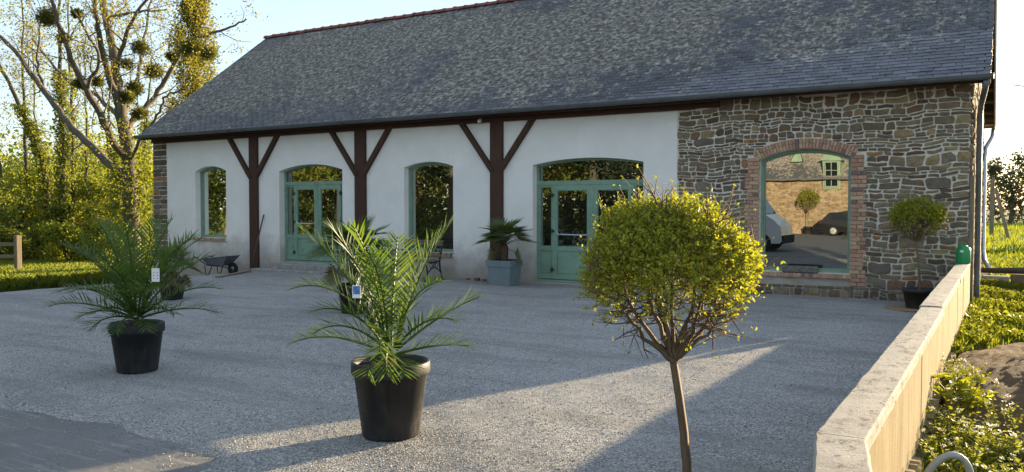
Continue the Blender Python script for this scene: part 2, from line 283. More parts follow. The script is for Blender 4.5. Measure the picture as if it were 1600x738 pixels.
    c=ramp(nt,s2.outputs[0],[(0,(.17,.12,.075)),(.5,(.27,.20,.13)),(1,(.36,.28,.19))]); e=voro(nt,p,4.2,'DISTANCE_TO_EDGE'); c=mixc(nt,ramp(nt,e,[(.03,1.),(.07,0.)]),c,(.40,.34,.26)); lk(nt,c,b.inputs['Base Color']); setp(b,.9,.2); bump(nt,b,ramp(nt,e,[(.02,0.),(.1,1.)]),.8,.03); M['oldstone']=m
    m,nt,b=newmat('van_paint'); setp(b,.25,.5,0,(.72,.73,.73)); b.inputs['Coat Weight'].default_value=.5; M['van']=m
    m,nt,b=newmat('dark_car_paint'); setp(b,.25,.5,.3,(.012,.012,.014)); b.inputs['Coat Weight'].default_value=.6; M['carpaint']=m
    m,nt,b=newmat('dark_glass'); setp(b,.03,.6,0,(.012,.014,.016)); M['carglass']=m
    m,nt,b=newmat('red_lens'); setp(b,.15,.5,0,(.35,.02,.02)); M['redlens']=m
mk_materials()
# ---------------------------------------------------------------- ground
def sstep(t): t=max(0,min(1,t)); return t*t*(3-2*t)
def gh(x,y):
    z=-.65*sstep((-15-x)/9)*sstep((40+y)/30)
    return z
def hsh(x,y):  # gentle unevenness
    return .012*math.sin(.9*x+.3*y)+.010*math.sin(.5*x-1.1*y+1)+.006*math.sin(2.3*x+1.7*y)
def sheet(name,xs,ys,zf,mat,inside=None,kind='structure'):
    V=[];idx={};F=[]
    for j,y in enumerate(ys):
        for i,x in enumerate(xs): V.append((x,y,zf(x,y)))
    n=len(xs)
    for j in range(len(ys)-1):
        for i in range(n-1):
            if inside is None or inside((xs[i]+xs[i+1])/2,(ys[j]+ys[j+1])/2): F.append((j*n+i,j*n+i+1,(j+1)*n+i+1,(j+1)*n+i))
    me=npmesh(name,V,F); o=link(name,me,mat,None,True); return tag(o,kind=kind)
def lin(a,b,n): return [a+(b-a)*i/n for i in range(n+1)]
gx=[-2500,-800,-300,-120,-70]+lin(-60,20,80)+[30,60,120,300,800,2500]
gy=[-2500,-800,-300,-120,-70]+lin(-60,60,80)+[80,120,300,800,2500]
sheet('ground',gx,gy,lambda x,y: gh(x,y)-.06,M['verge'])
sheet('lawn',lin(-62,-19.5,60),lin(2,24,40),lambda x,y: gh(x,y)-.015+hsh(x,y)*.6,M['turf'])
sheet('forest_floor',lin(-90,-22,40),lin(24,75,30),lambda x,y: gh(x,y)-.02,M['forest'])
rngG=random.Random(3)
def gravel_edge(x):   # front edge of the gravel: along the slab, then spilling forward
    base=3.62+.05*math.sin(3.1*x)+.035*math.sin(7.7*x+1)
    return base-2.6*sstep((x+4.35)/.9)
def lawn_edge(y): return -20.3+.18*math.sin(y*1.7)+.1*math.sin(y*4.1)-1.2*sstep((y-12.8)/2.6)
xs=lin(-22,-.5,215); ys=lin(-.5,15.6,150)
def gz(x,y):
    e=gravel_edge(x); t=(y-e)
    z=gh(x,y)+.018+hsh(x,y)+.006*math.sin(9*x+2*y)*math.sin(6*y)
    return gh(x,y)-.012+(z-gh(x,y)+.012)*sstep((t+.1)/.25)
sheet('gravel_yard',xs,ys,gz,M['gravel'],lambda x,y: y>gravel_edge(x)-.12 and x>lawn_edge(y))
sheet('concrete_apron',lin(-30,-.7,60),lin(-30,3.9,60),lambda x,y: gh(x,y)+.002+.006*math.sin(1.3*x)*math.sin(1.7*y),M['concrete'])
sheet('forecourt',lin(-.7,12,12),lin(-30,2.2,20),lambda x,y: gh(x,y)-.002,M['concrete'])
sheet('crop_field',lin(-120,260,40),[36,42,50,65,85,110,140],lambda x,y:.02+.15*math.sin(x*.03)*0,M['field'])
# loose pebbles on the nearer gravel
def pebbles():
    rs=np.random.RandomState(5); N=52000
    d=3.2+rs.rand(N)**1.6*9; lat=(rs.rand(N)*1.25-.62)*d
    X=-d*_s+lat*_c; Y=d*_c+lat*_s
    ok=(X<-.66)&(X>-16)&(Y<15)&np.array([y>gravel_edge(x)-.05-1.6*(rs.rand()**5) for x,y in zip(X,Y)])
    X=X[ok];Y=Y[ok];n=len(X); Z=np.array([max(gz(x,y),gh(x,y)+.004) for x,y in zip(X,Y)])
    base=np.array([[1,0,0],[-.5,.87,0],[-.5,-.87,0],[0,0,.8],[0,0,-.5]]); F0=np.array([[0,1,3],[1,2,3],[2,0,3],[1,0,4],[2,1,4],[0,2,4]])
    sz=.004+.0055*rs.rand(n)**2; a=rs.rand(n)*6.28; ca,sa=np.cos(a),np.sin(a); st=.6+.7*rs.rand(n)
    B=base[None]*np.ones((n,1,1)); B=B+rs.randn(n,5,3)*.18
    x=B[:,:,0]*st[:,None]; y=B[:,:,1]
    V=np.stack([ (x*ca[:,None]-y*sa[:,None])*sz[:,None]+X[:,None], (x*sa[:,None]+y*ca[:,None])*sz[:,None]+Y[:,None], B[:,:,2]*sz[:,None]*.8+Z[:,None]+.001],-1).reshape(-1,3)
    F=(F0[None]+np.arange(n)[:,None,None]*5).reshape(-1,3)
    m,nt,b=newmat('pebble'); r=rnd(nt); lk(nt,ramp(nt,r,[(0,(.12,.12,.12)),(.3,(.24,.236,.23)),(.6,(.35,.342,.33)),(1,(.53,.515,.485))]),b.inputs['Base Color']); setp(b,.85,.25)
    tag(link('loose_gravel',npmesh('loose_gravel',V,F),m),kind='stuff',label='loose grey gravel strewn over the yard')
pebbles()
# ---------------------------------------------------------------- barn
BX0,BX1=-21.5,-.46; FY=15.45; EZ=3.72; RY=19.9; RZ=7.40; EYF=15.0; EYB=24.8
barn=thing('barn','long white rendered stone barn with slate roof, brown timber posts and green joinery','barn',(-11,FY,0))
class WB(MB):      # builds in world coordinates under the barn's empty
    def build(s,name,mat,parent=None,smooth=False,off=(-11,FY,0)):
        s.v=[(a-off[0],b-off[1],c-off[2]) for a,b,c in s.v]; return link(name,s.mesh(name),mat,parent,smooth)
OPEN=dict(w1=(-19.63,-18.36,.80,2.66,2.795),d1=(-16.31,-14.11,.21,2.59,2.745),w3=(-12.17,-10.76,.60,2.58,2.70),d2=(-8.68,-6.15,.04,2.545,2.665),bw=(-3.87,-2.28,.46,2.51,2.69))
def arch(o,x):
    x0,x1,zb,zs,zc=o; h=zc-zs; w=(x1-x0)/2; r=(w*w+h*h)/(2*h); cx=(x0+x1)/2
    return zc-r+math.sqrt(max(0,r*r-(x-cx)**2))
def pierced(mb,x0,x1,z0,z1,y,ops,depth):
    xs={x0,x1}
    for o in ops: xs|={round(o[0]+(o[1]-o[0])*i/16,5) for i in range(17)}
    xs=sorted(xs)
    for a,b in zip(xs,xs[1:]):
        o=next((o for o in ops if o[0]-1e-4<=a and b<=o[1]+1e-4),None)
        if o is None: mb.quad((a,y,z0),(b,y,z0),(b,y,z1),(a,y,z1)); continue
        za,zb=arch(o,a),arch(o,b)
        mb.quad((a,y,z0),(b,y,z0),(b,y,o[2]),(a,y,o[2])); mb.quad((a,y,za),(b,y,zb),(b,y,z1),(a,y,z1))
        mb.quad((a,y,za),(a,y+depth,za),(b,y+depth,zb),(b,y,zb)); mb.quad((a,y,o[2]),(b,y,o[2]),(b,y+depth,o[2]),(a,y+depth,o[2]))
    for o in ops:
        for x in o[:2]: mb.quad((x,y,o[2]),(x,y+depth,o[2]),(x,y+depth,o[3]),(x,y,o[3]))
w=WB(); pierced(w,-20.86,-5.45,-.5,3.60,FY,[OPEN[k] for k in ('w1','d1','w3','d2')],.30); w.build('rendered_wall',M['render'],barn)
sw=WB(); pierced(sw,-5.45,BX1,-.3,3.66,FY+.004,[OPEN['bw']],.30)
sw.quad((BX1,FY+.004,-.3),(BX1,24.4,-.3),(BX1,24.4,3.7),(BX1,FY+.004,3.7)); sw.add([(BX1,FY+.004,3.7),(BX1,24.4,3.7),(BX1,RY,RZ-.1)],[(0,1,2)])
sw.quad((-5.45,FY+.004,3.6),(-5.45,FY+.3,3.6),(-5.45,FY+.3,-.3),(-5.45,FY+.004,-.3))
stonewall=sw.build('stone_wall',M['mortar'],barn)
lw=WB(); lw.quad((BX0,FY+.004,-.6),(-20.86,FY+.004,-.6),(-20.86,FY+.004,3.66),(BX0,FY+.004,3.66)); lw.quad((BX0,24.4,-.6),(BX0,FY+.004,-.6),(BX0,FY+.004,3.7),(BX0,24.4,3.7)); lw.add([(BX0,24.4,3.7),(BX0,FY,3.7),(BX0,RY,RZ-.1)],[(0,1,2)])
lw.quad((BX1,24.4,-.6),(BX0,24.4,-.6),(BX0,24.4,3.7),(BX1,24.4,3.7))
quoinwall=lw.build('end_wall',M['mortar'],barn)
def irregular(x0,x1,z0,z1,rg,warp):
    w,h=x1-x0,z1-z0; g=rg.uniform(.007,.018); x0+=g;x1-=g;z0+=g*.8;z1-=g*.8; w,h=x1-x0,z1-z0
    P=[]
    def cut(): return min(w,h)*rg.choice((.05,.08,.12,.18,.3,.5))
    c=[(cut(),cut()*rg.uniform(.5,1.)) for _ in range(4)]; j=min(.012,h*.12)
    def J(): return rg.uniform(-j,j)
    P=[(x0+min(c[0][0],w*.45),z0),(x0+w*.5,z0+J()),(x1-min(c[1][0],w*.45),z0+J()*.5),(x1+J()*.4,z0+min(c[1][1],h*.45)),(x1+J()*.5,z0+h*.5),(x1+J()*.3,z1-min(c[2][1],h*.45)),(x1-min(c[2][0],w*.45),z1),(x0+w*.5+J(),z1+J()),(x0+min(c[3][0],w*.45),z1+J()*.5),(x0+J()*.3,z1-min(c[3][1],h*.45)),(x0+J()*.5,z0+h*.5),(x0+J()*.3,z0+min(c[0][1],h*.45))]
    return [warp(x,z) for x,z in P]
def stone_geo(poly,proud,rg,mp):
    n=len(poly); cx=sum(p[0] for p in poly)/n; cz=sum(p[1] for p in poly)/n; V=[];
    for sc,dp in ((1.0,-.01),(.985,proud*.6),(.90,proud)):
        for x,z in poly: V.append(mp(cx+(x-cx)*sc,cz+(z-cz)*sc,dp+(rg.uniform(-.004,.004) if sc<.95 else 0)))
    V.append(mp(cx,cz,proud+rg.uniform(.0,.008)))
    F=[]
    for r in (0,1):
        F+=[(r*n+i,r*n+(i+1)%n,(r+1)*n+(i+1)%n,(r+1)*n+i) for i in range(n)]
    F+=[(2*n+i,2*n+(i+1)%n,3*n) for i in range(n)]
    return V,F
def rubble(u0,u1,z0,z1,rg,floor,big=1.0,top=None):
    """floor(u0,u1,z0,z1) -> list of free cells after cutting openings"""
    cells=[]; z=z0
    while z<z1-.03:
        h=rg.choice((.055,.075,.09,.11,.13,.16,.20,.25))*big*rg.uniform(.85,1.15); h=min(h,z1-z)
        u=u0
        while u<u1-.02:
            w=rg.uniform(.13,.40)*big if h<.12*big else rg.uniform(.16,.50)*big
            if u1-(u+w)<.09: w=u1-u
            cs=floor(u,u+w,z,z+h)
            for a,b,c,d in cs:
                if d-c>.145*big and rg.random()<.62:
                    k=rg.uniform(.32,.68); m=c+(d-c)*k
                    for e,f in ((c,m),(m,d)):
                        if b-a>.24*big and rg.random()<.55:
                            q=a+(b-a)*rg.uniform(.3,.7); cells+=[(a,q,e,f),(q,b,e,f)]
                        else: cells.append((a,b,e,f))
                else: cells.append((a,b,c,d))
            u+=w
        z+=h
    return [c for c in cells if c[1]-c[0]>.045 and c[3]-c[2]>.035]
def lay_stones(cells,parent,mp,rg,warp,nparts,off=(-11,FY,0)):
    cells=sorted(cells,key=lambda c:-(c[1]-c[0])*(c[3]-c[2])); rest=WB()
    for i,c in enumerate(cells):
        V,F=stone_geo(irregular(*c,rg,warp),rg.uniform(.008,.028),rg,mp)
        if i<nparts: b=WB(); b.add(V,F); b.build('stone',M['stone'],parent,off=off)
        else: rest.add(V,F)
    if rest.v: tag(rest.build('small_stones',M['stone'],parent,off=off),kind='stuff')
bw=OPEN['bw']; BW0,BW1=bw[0]-.27,bw[1]+.27
def arch_out(x): # outside line of the brick arch
    o=(bw[0]-.11,bw[1]+.11,0,bw[3]+.05,bw[4]+.185); return arch(o,min(max(x,o[0]),o[1]))
def fl(a,b,c,d):
    if b>-5.45+.85 or True:
        top=3.52 if (a+b)/2<-4.62 else 3.66
        if c>top-.03: return []
        d=min(d,top)
    if d<.34 or a>BW1 or b<BW0: return [(a,b,c,d)]
    zt=bw[3]+.07
    if c<zt:
        if d>zt+.03: d=zt
        jl=bw[0]-.205; jr=bw[1]+.205; out=[]
        if a<jl: out.append((a,min(b,jl),c,d))
        if b>jr: out.append((max(a,jr),b,c,d))
        return out
    lo=bw[0]-.11; hi=bw[1]+.11
    if b<=lo or a>=hi: return [(a,b,c,d)]
    n=max(1,int((b-a)/.14)); out=[]
    for i in range(n):
        p,q=a+(b-a)*i/n,a+(b-a)*(i+1)/n; zz=max(arch_out(p),arch_out(q),arch_out((p+q)/2)) if q>lo and p<hi else 0
        if d>zz+.04: out.append((p,q,max(c,zz+.004),d))
    return out
def jamb_w(z): return .265 if int((z-.25)/.288)%2==0 else .15
rg=random.Random(11)
def warpA(x,z):
    k=1 if not (BW0-.1<x<BW1+.1 and z<2.95) else .15
    return (x+k*(.012*math.sin(9*z+3*x)+.010*math.sin(23*z+11*x)), z+k*(.026*math.sin(1.9*x+.8*z)+.016*math.sin(5.3*x+2.*z)+.010*math.sin(13*x+7*z)+.006*math.sin(29*x-9*z)))
cells=rubble(-5.44,BX1,-.05,3.66,rg,fl,.82)
lay_stones(cells,stonewall,lambda x,z,d:(x,FY-d,z),rg,warpA,300)
# quoin strip at the far end and the sunlit gable
idw=lambda x,z:(x,z)
cells=[]; z=-.1
while z<3.6:
    h=rg.uniform(.09,.2); k=rg.uniform(.3,.7); a=BX0;b=-20.87
    if rg.random()<.7: m_=a+(b-a)*k; cells+=[(a,m_,z,min(z+h,3.62)),(m_,b,z,min(z+h,3.62))]
    else: cells.append((a,b,z,min(z+h,3.62)))
    z+=h
lay_stones([c for c in cells if c[3]-c[2]>.04],quoinwall,lambda x,z,d:(x,FY-d,z),rg,idw,300)
def flg(a,b,c,d):
    m_=(a+b)/2; top=3.62+(RZ-.15-EZ)*(1-abs(m_-RY)/4.75)
    return [(a,b,c,min(d,top))] if c<top-.05 else []
cells=rubble(FY-.02,24.38,-.1,7.3,rg,flg,1.15)
rest=WB()
for c in cells:
    V,F=stone_geo(irregular(*c,rg,idw),rg.uniform(.015,.05),rg,lambda y,z,d:(BX1+d,y,z)); rest.add(V,F)
tag(rest.build('gable_stones',M['stone'],stonewall),kind='stuff')
# bricks round the big window
def brickmesh(w,h,t=.05):
    b=MB(); b.box(-w/2,w/2,-t,.02,-h/2,h/2,.004); return b.mesh('brick')
def place(name,me,mat,parent,loc,rot=(0,0,0),off=Vector((-11,FY,0))):
    o=link(name,me,mat,parent); o.location=Vector(loc)-off; o.rotation_euler=rot; return o
surround=WB()
pts=[]
for i in range(25):
    x=bw[0]-.10+(bw[1]-bw[0]+.20)*i/24; pts.append((x,arch_out(x)-.004))
ins=[(bw[0]+(bw[1]-bw[0])*i/24,arch(bw,bw[0]+(bw[1]-bw[0])*i/24)) for i in range(25)]
for i in range(24): surround.quad((ins[i][0],FY-.006,ins[i][1]),(ins[i+1][0],FY-.006,ins[i+1][1]),(pts[i+1][0],FY-.006,pts[i+1][1]),(pts[i][0],FY-.006,pts[i][1]))
surround=surround.build('brick_surround',M['mortar'],barn)
_bm={}
def brick(x,z,w,h,rot=0,proud=.014):
    k=(round(w,3),round(h,3))
    if k not in _bm: _bm[k]=brickmesh(*k)
    place('brick',_bm[k],M['brick'],surround,(x,FY-proud+.05-.02+rg.uniform(-.003,.003),z),(0,rot,0))
z=.25; row=0
while z<bw[3]-.0:
    jw=jamb_w(z+.03); 
    for sgn,xe in ((-1,bw[0]),(1,bw[1])):
        segs=[(0,.11),(.12,.255)] if jw>.2 and row%2==0 else ([(0,.255)] if jw>.2 else ([(0,.205)] if row%2 else [(0,.10),(.11,.205)]))
        if jw>.2 and row%2==1: segs=[(0,.17),(.18,.255)]
        for a,b in segs: brick(xe+sgn*(a+b)/2,z+.032,b-a,.062)
    z+=.072; row+=1
w_=(bw[1]-bw[0])/2; hh=bw[4]-bw[3]; rad=(w_*w_+hh*hh)/(2*hh); ccx=(bw[0]+bw[1])/2; ccz=bw[4]-rad; amax=math.asin((w_+.04)/rad); nb=31
for i in range(nb):
    a=-amax+2*amax*(i+.5)/nb; wd=2*amax*(rad+.09)/nb-.009
    if i%3!=1:
        for r0,r1 in ((.004,.088),(.096,.180)): rr=rad+(r0+r1)/2; brick(ccx+rr*math.sin(a),ccz+rr*math.cos(a),wd,r1-r0,a,.018)
    else: rr=rad+.092; brick(ccx+rr*math.sin(a),ccz+rr*math.cos(a),wd,.176,a,.018)
# brick sills: a row of headers each
def sill(x0,x1,z,nm,h=.075,out=.07,depth=.30):
    s_=WB(); s_.box(x0,x1,FY-out+.012,FY+depth-.02,z-h,z-.012); so_=s_.build('window_sill',M['mortar'],barn)
    n=max(3,int((x1-x0)/.068)); wd=(x1-x0)/n
    b=MB(); b.box(-wd/2+.004,wd/2-.004,0,depth+out-.05,-h+.004,0,.004); me=b.mesh('sill_brick')
    for i in range(n): place('brick',me,M['brick'],so_,(x0+wd*(i+.5),FY-out+rg.uniform(-.004,.004),z+rg.uniform(-.002,.002)))
sill(bw[0]-.2,bw[1]+.03,bw[2]-.012,'bw',.075,.10); sill(OPEN['w1'][0]-.03,OPEN['w1'][1]+.02,OPEN['w1'][2]-.004,'w1',.08,.07); sill(OPEN['w3'][0]-.03,OPEN['w3'][1]+.02,OPEN['w3'][2]-.004,'w3',.10,.07)
# joinery
def arch_frame(mb,o,y0,y1,t,ins=0.0):
    """frame following an arched opening"""
    x0,x1,zb,zs,zc=o; n=16; outer=[(x0+(x1-x0)*i/n,arch(o,x0+(x1-x0)*i/n)) for i in range(n+1)]
    i0,i1=x0+t,x1-t; oi=(i0,i1,zb,arch(o,i0)-t,zc-t); inner=[(i0+(i1-i0)*i/n,arch(oi,i0+(i1-i0)*i/n)) for i in range(n+1)]
    ring_o=[(x0,zb)]+outer+[(x1,zb)]; ring_i=[(i0,zb+t)]+inner+[(i1,zb+t)]; m=len(ring_o)
    V=[(x,y0,z) for x,z in ring_o]+[(x,y0,z) for x,z in ring_i]+[(x,y1,z) for x,z in ring_o]+[(x,y1,z) for x,z in ring_i]; F=[]
    for i in range(m):
        j=(i+1)%m; F+=[(i,j,m+j,m+i),(m+i,m+j,3*m+j,3*m+i),(i,2*m+i,2*m+j,j)]
    mb.add(V,F); return oi,ring_i
GY=FY+.19
def window(o,t=.05,y0=.17,extra=None):
    f=WB(); oi,ring=arch_frame(f,o,FY+y0,FY+.295,t); fr=f.build('window',M['green'],barn)
    f2=WB(); oi2,ring2=arch_frame(f2,(oi[0]+.004,oi[1]-.004,oi[2]+t+.004,oi[3],oi[4]-.004),FY+y0+.018,FY+.27,.018); f2.build('sash',M['green'],fr)
    g=WB(); g.add([(x,FY+y0+.05,z) for x,z in ring],[tuple(range(len(ring)))]); g.build('pane',M['glass'],fr); return fr
window(OPEN['w1']); window(OPEN['w3']); window(OPEN['bw'],.05,.15)
def door(o,trans,sides,zb2,hasstep,mid=None,label=None):
    """glazed double door with side lights, arched fanlight, lower panels, hinges and push bar"""
    x0,x1,zb,zs,zc=o; y0=FY+.18; y1=FY+.27; t=.045
    f=WB(); arch_frame(f,(x0,x1,zb,zs,zc),y0,y1,t); f.box(x0+t,x1-t,y0+.004,y1-.004,trans-.045,trans+.045)
    fr=f.build('door',M['green'],barn)
    fan=WB(); n=16; a,b=x0+t,x1-t; top=(a,b,0,arch(o,a)-t,zc-t)
    fan.add([(a,y0+.05,trans+.045),(b,y0+.05,trans+.045)]+[(b-(b-a)*i/n,y0+.05,arch(top,b-(b-a)*i/n)) for i in range(n+1)],[tuple(range(n+3))]); fan.build('fanlight_pane',M['glass'],fr)
    def panel(nm,a,b,st,pbot,ptop,yy,parent=fr):
        p=WB(); zt=trans-.05
        p.box(a,a+st,yy,yy+.06,zb+.06,zt); p.box(b-st,b,yy,yy+.06,zb+.06,zt)
        p.box(a+st,b-st,yy+.001,yy+.059,zt-st*.95,zt); p.box(a+st,b-st,yy+.001,yy+.059,pbot-.09,pbot); p.box(a+st,b-st,yy+.001,yy+.059,zb+.06,zb+.06+.10)
        p.box(a+st,b-st,yy+.022,yy+.04,zb+.16,pbot-.09)
        p.box(a+st+.02,b-st-.02,yy+.012,yy+.022,zb+.19,pbot-.12)
        po=p.build(nm,M['green'],parent)
        g=WB(); g.quad((a+st,yy+.03,pbot),(b-st,yy+.03,pbot),(b-st,yy+.03,zt-st*.95),(a+st,yy+.03,zt-st*.95)); g.build('pane',M['glass'],po)
        q=WB();
        e=.012
        for xa,xb,za,zc_ in ((a+st,a+st+e,pbot,zt-st*.95),(b-st-e,b-st,pbot,zt-st*.95),(a+st+e,b-st-e,pbot,pbot+e),(a+st+e,b-st-e,zt-st*.95-e,zt-st*.95)): q.box(xa,xb,yy+.012,yy+.028,za,zc_)
        q.build('glazing_bead',M['greendark'],po)
        return po
    xl,xr,xm=sides; pb=zb2
    panel('side_light',x0+t,xl-.004,.035,pb,0,y0+.016); panel('side_light',xr+.004,x1-t,.035,pb,0,y0+.016)
    L=panel('door_leaf',xl,xm-.002,.115,pb,0,y0-.012); Rr=panel('door_leaf',xm+.002,xr,.115,pb,0,y0-.012)
    c=WB(); c.box(xm-.022,xm+.022,y0-.024,y0-.012,zb+.07,trans-.06); c.build('cover_strip',M['green'],L)
    for lf,x,sg in ((L,xl,-1),(Rr,xr,1)):
        for z in (zb+.26,(zb+trans)/2+.03,trans-.26):
            h=WB(); h.tube([(x,y0-.03,z-.055),(x,y0-.03,z+.055)],.013,8); h.box(x-.045,x+.05,y0-.026,y0-.010,z-.018,z+.018); h.build('hinge',M['hinge'],lf)
    hz=zb+1.02; h=WB(); h.tube([(xl+.13,y0-.02,hz+.10),(xl+.135,y0-.07,hz+.06),(xl+.17,y0-.08,hz),(xm-.16,y0-.08,hz-.01),(xm-.07,y0-.06,hz)],.014,8); h.build('push_bar',M['steel'],L)
    k=WB(); k.box(xm-.10,xm-.045,y0-.03,y0-.012,hz-.10,hz+.08,.006); k.box(xm-.16,xm-.05,y0-.085,y0-.055,hz-.018,hz+.022,.006); k.build('handle',M['steel'],L)
    return fr
door(OPEN['d1'],2.27,(-15.95,-14.32,-15.12),.93,True); door(OPEN['d2'],2.16,(-8.29,-6.43,-7.35),.80,False)
st_=WB(); st_.box(-16.42,-14.0,FY-.30,FY+.3,-.05,.195,.015); so_=st_.build('door_step',M['step'],barn); st_=WB(); st_.box(-16.75,-13.75,FY-.62,FY-.302,-.05,.06,.015); st_.build('lower_step',M['step'],barn)
# timber posts with braces, beam
def post(x0,x1,zt,foot):
    p=WB(); p.box(x0,x1,FY-.075,FY+.08,foot,zt,.012); po=p.build('post',M['timber'],barn); cx=(x0+x1)/2; jz=2.52
    for sg in (-1,1):
        b=WB(); a0=Vector((cx+sg*(x1-x0)*.30,FY-.012,jz-.08)); b0=Vector((cx+sg*.97,FY-.012,3.60)); b.beam(a0,b0,.11,.17,(0,1,0)); b.build('brace',M['timber'],po)
post(-17.38,-17.07,3.56,-.12); post(-13.66,-13.32,3.56,-.02); post(-9.73,-9.41,3.56,-.02)
b=WB(); b.box(-21.45,-5.1,FY-.10,FY+.05,3.515,3.70,.01); bo=b.build('wall_plate_beam',M['beam'],barn); b=WB(); b.box(-5.098,-4.62,FY-.095,FY+.05,3.53,3.70,.01); b.build('beam_end',M['beam'],bo)
b=WB(); b.box(-21.5,-.2,EYF+.06,EYF+.10,3.60,3.70); b.build('fascia_board',M['beam'],barn); b=WB(); b.box(-4.61,-.2,EYF+.11,FY+.02,3.655,3.69); b.build('soffit_board',M['beam'],barn)
b=WB(); b.box(-21.45,-4.62,EYF+.102,FY-.103,3.665,3.69); b.build('soffit_board',M['beam'],barn)
# roof
XL,XR=-21.55,-.17
dk=WB(); 
def slope_pt(x,s,n=0,back=False):
    L=math.hypot(RY-EYF,RZ-EZ); ty,tz=(RY-EYF)/L,(RZ-EZ)/L
    y,z=EYF+ty*s-tz*n,EZ+tz*s+ty*n
    return (x,y if not back else 2*RY-y,z)
SL=math.hypot(RY-EYF,RZ-EZ)
for back in (False,True):
    a=[slope_pt(XL+.02,0,-.005,back),slope_pt(XR-.02,0,-.005,back),slope_pt(XR-.02,SL,-.005,back),slope_pt(XL+.02,SL,-.005,back)]; c_=[slope_pt(XL+.02,0,-.03,back),slope_pt(XR-.02,0,-.03,back),slope_pt(XR-.02,SL,-.03,back),slope_pt(XL+.02,SL,-.03,back)]
    dk.add(a+c_,[(0,1,2,3),(7,6,5,4),(0,4,5,1),(1,5,6,2),(3,2,6,7),(0,3,7,4)])
roof=dk.build('roof',M['deck'],barn)
def slates():
    ex=.112; rows=int(SL/ex); W=.205; rs=np.random.RandomState(4); items=[]
    for r in range(rows+1):
        s0=r*ex; x=XR-(W/2 if r%2 else 0)-rs.rand()*.01; 
        if r%2: items.append((XR-W/4,s0,W/2))
        while x>XL+.03:
            w=min(W,x-XL); items.append((x-w/2,s0,w)); x-=w
    A=np.array(items); 
    cam_=np.array([0,0,CAMH]); P=np.array([slope_pt(x,s) for x,s,_ in items]); d=((P-cam_)**2).sum(1); order=np.argsort(d)
    near=set(order[:300].tolist())
    L=math.hypot(RY-EYF,RZ-EZ); ty,tz=(RY-EYF)/L,(RZ-EZ)/L; shared={}
    V=[];F=[]
    def geo(w,lift,ln): 
        h=w/2-.004
        return [(-h,0,lift),(h,0,lift),(h,ln,.004),(-h,ln,.004),(-h,0,lift-.007),(h,0,lift-.007),(h,ln,-.003),(-h,ln,-.003)]
    FC=[(0,1,2,3),(4,5,1,0),(1,5,6,2),(0,3,7,4)]
    ang=math.atan2(tz,ty)
    for i,(x,s,w) in enumerate(items):
        ln=min(ex+.05,SL-s+.02)
        if ln<.03: continue
        lift=.0125+abs(rs.randn())*.0028; rz=rs.randn()*.010; dx=rs.randn()*.002; ds=rs.randn()*.004
        if s>.3 and rs.rand()<.02: rz*=3; ds-=.012*rs.rand()
        if i in near:
            k=(round(w,2),int(lift*400),round(ln,2))
            if k not in shared:
                b=MB(); b.add(geo(w,lift,ln),FC); shared[k]=b.mesh('slate')
            o=link('slate',shared[k],M['slate'],roof); o.location=Vector(slope_pt(x+dx,s+ds))-Vector((-11,FY,0)); o.rotation_euler=Matrix.Rotation(ang,3,'X').__matmul__(Matrix.Rotation(rz,3,'Z')).to_euler()
        else:
            b=len(V)
            for gx_,gy_,gz_ in geo(w,lift,ln):
                p=slope_pt(x+dx+gx_-rz*gy_,s+ds+gy_+rz*gx_,gz_); V.append((p[0]+11,p[1]-FY,p[2]))
            F+=[tuple(q+b for q in f) for f in FC]
    tag(link('slates',npmesh('slates',V,F),M['slate'],roof),kind='stuff')
    V=[];F=[]   # back slope, coarser
    for r in range(int(SL/.25)):
        b=len(V); s0=r*.25
        for p in (slope_pt(XL,s0,.02,True),slope_pt(XR,s0,.02,True),slope_pt(XR,s0+.27,.003,True),slope_pt(XL,s0+.27,.003,True)): V.append((p[0]+11,p[1]-FY,p[2]))
        F.append((b,b+3,b+2,b+1))
    tag(link('back_slates',npmesh('back_slates',V,F),M['slate'],roof),kind='stuff')
slates()
rt=MB(); n=10; pr=[]
for e,(x,k) in enumerate(((-.19,1.0),(.12,1.0),(.125,1.16),(.19,1.16))):
    for i in range(n+1):
        a=math.pi*i/n; rt.v.append((x,-math.cos(a)*.125*k,math.sin(a)*.105*k-.02))
for e in range(3):
    for i in range(n): q=e*(n+1)+i; rt.f.append((q,q+1,q+n+2,q+n+1))
rt.f.append(tuple(range(3*(n+1),4*(n+1))))
rtm=rt.mesh('ridge_tile'); x=XL+.19
while x<XR: 
    o=place('ridge_tile',rtm,M['ridge'],roof,(x,RY,RZ-.005+rg.uniform(-.006,.006)),(rg.uniform(-.03,.03),rg.uniform(-.012,.012),math.pi)); x+=.37
# gutter with joint rings and brackets
g=WB(); n=10; gy_,gz_=EYF-.055,EZ-.015
prof=[(gy_-.075*math.cos(math.pi*i/n),gz_-.075*math.sin(math.pi*i/n)) for i in range(n+1)]; prin=[(gy_-.069*math.cos(math.pi*i/n),gz_-.069*math.sin(math.pi*i/n)) for i in range(n,-1,-1)]
P=prof+prin; xa,xb=XL-.03,XR+.03; m=len(P)
g.add([(xa,y,z) for y,z in P]+[(xb,y,z) for y,z in P],[(i,(i+1)%m,m+(i+1)%m,m+i) for i in range(m)]+[tuple(range(m)),tuple(range(2*m-1,m-1,-1))])
g.tube([(xa,gy_-.075,gz_+.003),(xb,gy_-.075,gz_+.003)],.011,8)
for x in (xa,xb): g.add([(x,y,z) for y,z in prof],[tuple(range(n+1))])
gut=g.build('gutter',M['zinc'],barn)
bk=MB(); pp=[(-.081*math.cos(math.pi*i/n),-.081*math.sin(math.pi*i/n)) for i in range(n+1)]
bk.add([(-.012,y,z) for y,z in pp]+[(.012,y,z) for y,z in pp],[(i,i+1,n+2+i,n+1+i) for i in range(n)]); bkm=bk.mesh('gutter_bracket')
x=xb-.42
while x>xa: place('gutter_bracket',bkm,M['zinc'],gut,(x,gy_,gz_)); x-=.5
